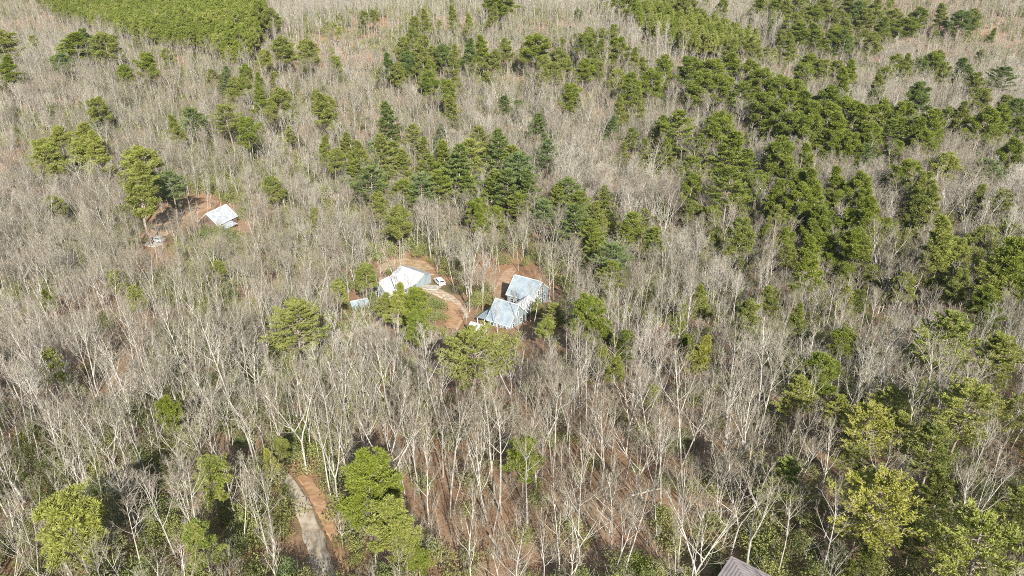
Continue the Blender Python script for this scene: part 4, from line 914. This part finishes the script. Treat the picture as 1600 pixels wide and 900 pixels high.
# the rest of the bare wood
o = ~is_ind; zz = ground_z(pts[:, 0], pts[:, 1])-.2
nb_, nm_, nf_ = len(KB), len(KM), len(KF)
idx = np.where(dist < 190, kb, np.where(dist < 400, nb_+g.integers(0, nm_, NB), nb_+nm_+g.integers(0, nf_, NB)))
protos = [k.joined() for k in KB+KM+KF]
scatter('bare_woodland', protos, np.c_[pts, zz][o], idx[o], rz[o], tilt[o], np.stack([sz, sz, zsc], 1)[o], 'leafless grey hardwood forest filling the land beyond the near trees')
# dense pine stands
sp = []; 
for si, (poly, w, hu, dn) in enumerate(STANDS):
    xs = [p[0] for p in poly]; ys = [p[1] for p in poly]; cand = []; gy0 = np.random.default_rng(60+si)
    # candidates on a grid of the ground under the stand
    cor = np.array([U(x_, max(y_, 1), 12)[:2] for x_, y_ in poly]); a0, a1 = cor.min(0)-10, cor.max(0)+60; stp = 4.6 if si < 2 else 7.5
    gx2, gy2 = np.meshgrid(np.arange(a0[0], a1[0], stp), np.arange(a0[1], a1[1], stp)); q = np.stack([gx2.ravel(), gy2.ravel()], 1); q += gy0.uniform(-.42, .42, q.shape)*stp
    s2 = P(np.c_[q, H(q[:, 0], q[:, 1])+12.])
    sel = np.array([inpoly(a, max(b_, 1.) if b_ > -60 else b_, poly) for a, b_ in s2[:, :2]]) & (gy0.uniform(size=len(q)) < dn)
    q = q[sel]; sp.append(np.c_[q, np.full(len(q), si)])
sp = np.concatenate(sp)
mix_ = [M['g_b'], M['g_y'], M['g_o']]
kp = [KP['p%d' % i] for i in range(4)]; protos = [k.joined(m_) for m_ in mix_ for k in kp]
n = len(sp); g = np.random.default_rng(31); hue = np.where(sp[:, 2] == 0, np.where(g.uniform(size=n) < .8, 0, 1), np.where(sp[:, 2] == 1, np.where(g.uniform(size=n) < .6, 0, 1), np.where(g.uniform(size=n) < .5, 0, 2)))
s3 = g.uniform(.85, 1.12, n); X = list(sp[:, 0]); Y = list(sp[:, 1]); I = list(hue*4+g.integers(0, 4, n)); S = [(a, a, a*b_) for a, b_ in zip(s3, g.uniform(.92, 1.1, n))]
for e in rest:
    X.append(e['x']); Y.append(e['y']); kk = random.randrange(4); I.append({'b': 0, 'y': 1, 'o': 2}.get(e['hue'], 2)*4+kk); a = e['s']*e['k'].cw/kp[kk].cw; S.append((a, a, min(1.4, max(.5, e['zs']*e['k'].h/kp[kk].h))))
# a thin sprinkling of small far evergreens
fp = field(11, 17, 110, 1100, seed=77); fq = vnoise(fp[:, 0], fp[:, 1], 45, 79); fp = fp[(g.uniform(size=len(fp)) < np.clip((fq-.3)*1.1, .03, .5)*np.where(fp[:, 0] > 15, 1., .45)) & allowed(fp, 12, 78)]
for (x_, y_) in fp:
    s_ = g.uniform(.28, .66); X.append(x_); Y.append(y_); I.append(8+g.integers(0, 4)); S.append((s_*1.1, s_*1.1, s_*g.uniform(.8, 1.1)))
X, Y = np.array(X), np.array(Y); n = len(X)
scatter('pine_woodland', protos, np.c_[X, Y, ground_z(X, Y)-.2], I, g.uniform(0, 6.28, n), g.normal(size=(n, 2))*.03, S, 'dense stands of young green pines along the top of the view')
print('stand pines', n)
# undergrowth: evergreen bushes and bare brush
up = field(2.8, 5.2, 34, 1000, seed=21, up=4.); q1 = vnoise(up[:, 0], up[:, 1], 22, 41)*.65+vnoise(up[:, 0], up[:, 1], 8, 42)*.35
g = np.random.default_rng(22); n = len(up)
open_ = build_mask([([(560, 640), (760, 560), (1090, 560), (1180, 700), (1150, 880), (1000, 900), (560, 900), (560, 760)], 0), ([(0, 540), (140, 440), (260, 480), (180, 650), (0, 700)], 0), ([(215, 330), (330, 300), (330, 350), (215, 395)], 0), ([(735, 400), (830, 400), (800, 470), (740, 470)], 0), ([(930, 480), (1060, 560), (950, 640), (800, 560)], 0)])
op = look(open_, P(np.c_[up, H(up[:, 0], up[:, 1])])) < .5
leafy = (g.uniform(size=n) < np.clip((q1-.26)*3.0, .14, .92)*np.where(op, .28, 1.)); keep = leafy | (g.uniform(size=n) < .55)
keep &= allowed(up, 2.5, 23, False)
up, leafy, n = up[keep], leafy[keep], keep.sum()
KU = [Kind('laurel', bush(500+i, 1.7, 2.2+.5*i, 800, .20), M['bark_grey'], M['shrub']) for i in range(3)]+[Kind('sapling', bush(505+i, 1.3, 5.2, 900, .19), M['bark_grey'], M['shrub']) for i in range(2)]+[Kind('brush', thicket(510+i), M['bark_grey'], M['twig']) for i in range(3)]
s_ = g.uniform(.55, 1.35, n)*np.where(leafy, np.interp(up[:, 1], [150, 320], [1.05, 1.8]), 1.)
scatter('undergrowth', [k.joined() for k in KU], np.c_[up, ground_z(up[:, 0], up[:, 1])-.05], np.where(leafy, g.integers(0, 5, n), 5+g.integers(0, 3, n)), g.uniform(0, 6.28, n), g.normal(size=(n, 2))*.05, np.stack([s_, s_, s_], 1), 'olive evergreen bushes and bare brush under the trees')
print('undergrowth', n)

# fallen logs on the forest floor
logs = []
for (px, py, L_, a_) in ((166, 828, 5, 35), (410, 742, 6, -20), (1165, 700, 5, 50), (905, 800, 4.5, -35), (1010, 770, 5, 20), (265, 870, 5, 60), (780, 860, 5, -60), (1130, 800, 4.5, 10)):
    q = U(px, py); z_ = site(q[0], q[1]); m_ = MB().cyl(0, 0, -L_/2, L_/2, .16, 9, 'x', .09); o = m_.build('fallen_log', M['bark']); o.location = (q[0], q[1], z_+.2); o.rotation_euler = (0, .05, R(a_))
    logs.append(dict(sx=px, sy=py, look='pale', o=o))
relate(logs, 'fallen log')
for it in logs: tag(it['o'], it['label'], 'log', 'fallen logs on the forest floor')

# thin winter haze over the valley, round the camera and all the land
M['haze'] = bpy.data.materials.new('haze'); M['haze'].use_nodes = True; t_ = M['haze'].node_tree
for n_ in list(t_.nodes):
    if n_.type != 'OUTPUT_MATERIAL': t_.nodes.remove(n_)
pv = t_.nodes.new('ShaderNodeVolumePrincipled'); pv.inputs['Color'].default_value = (.82, .88, .95, 1); pv.inputs['Density'].default_value = .00006; pv.inputs['Anisotropy'].default_value = .2
t_.links.new(pv.outputs[0], [n_ for n_ in t_.nodes if n_.type == 'OUTPUT_MATERIAL'][0].inputs['Volume'])
hz = MB().box(gx[0]-20, gx[-1]+20, gy[0]-20, gy[-1]+20, float(ZZ.min())-1, max(float(ZZ.max())+35, ZC+6)).build('haze', M['haze'])
hz['kind'] = 'stuff'; hz['label'] = 'thin pale haze over the valley'
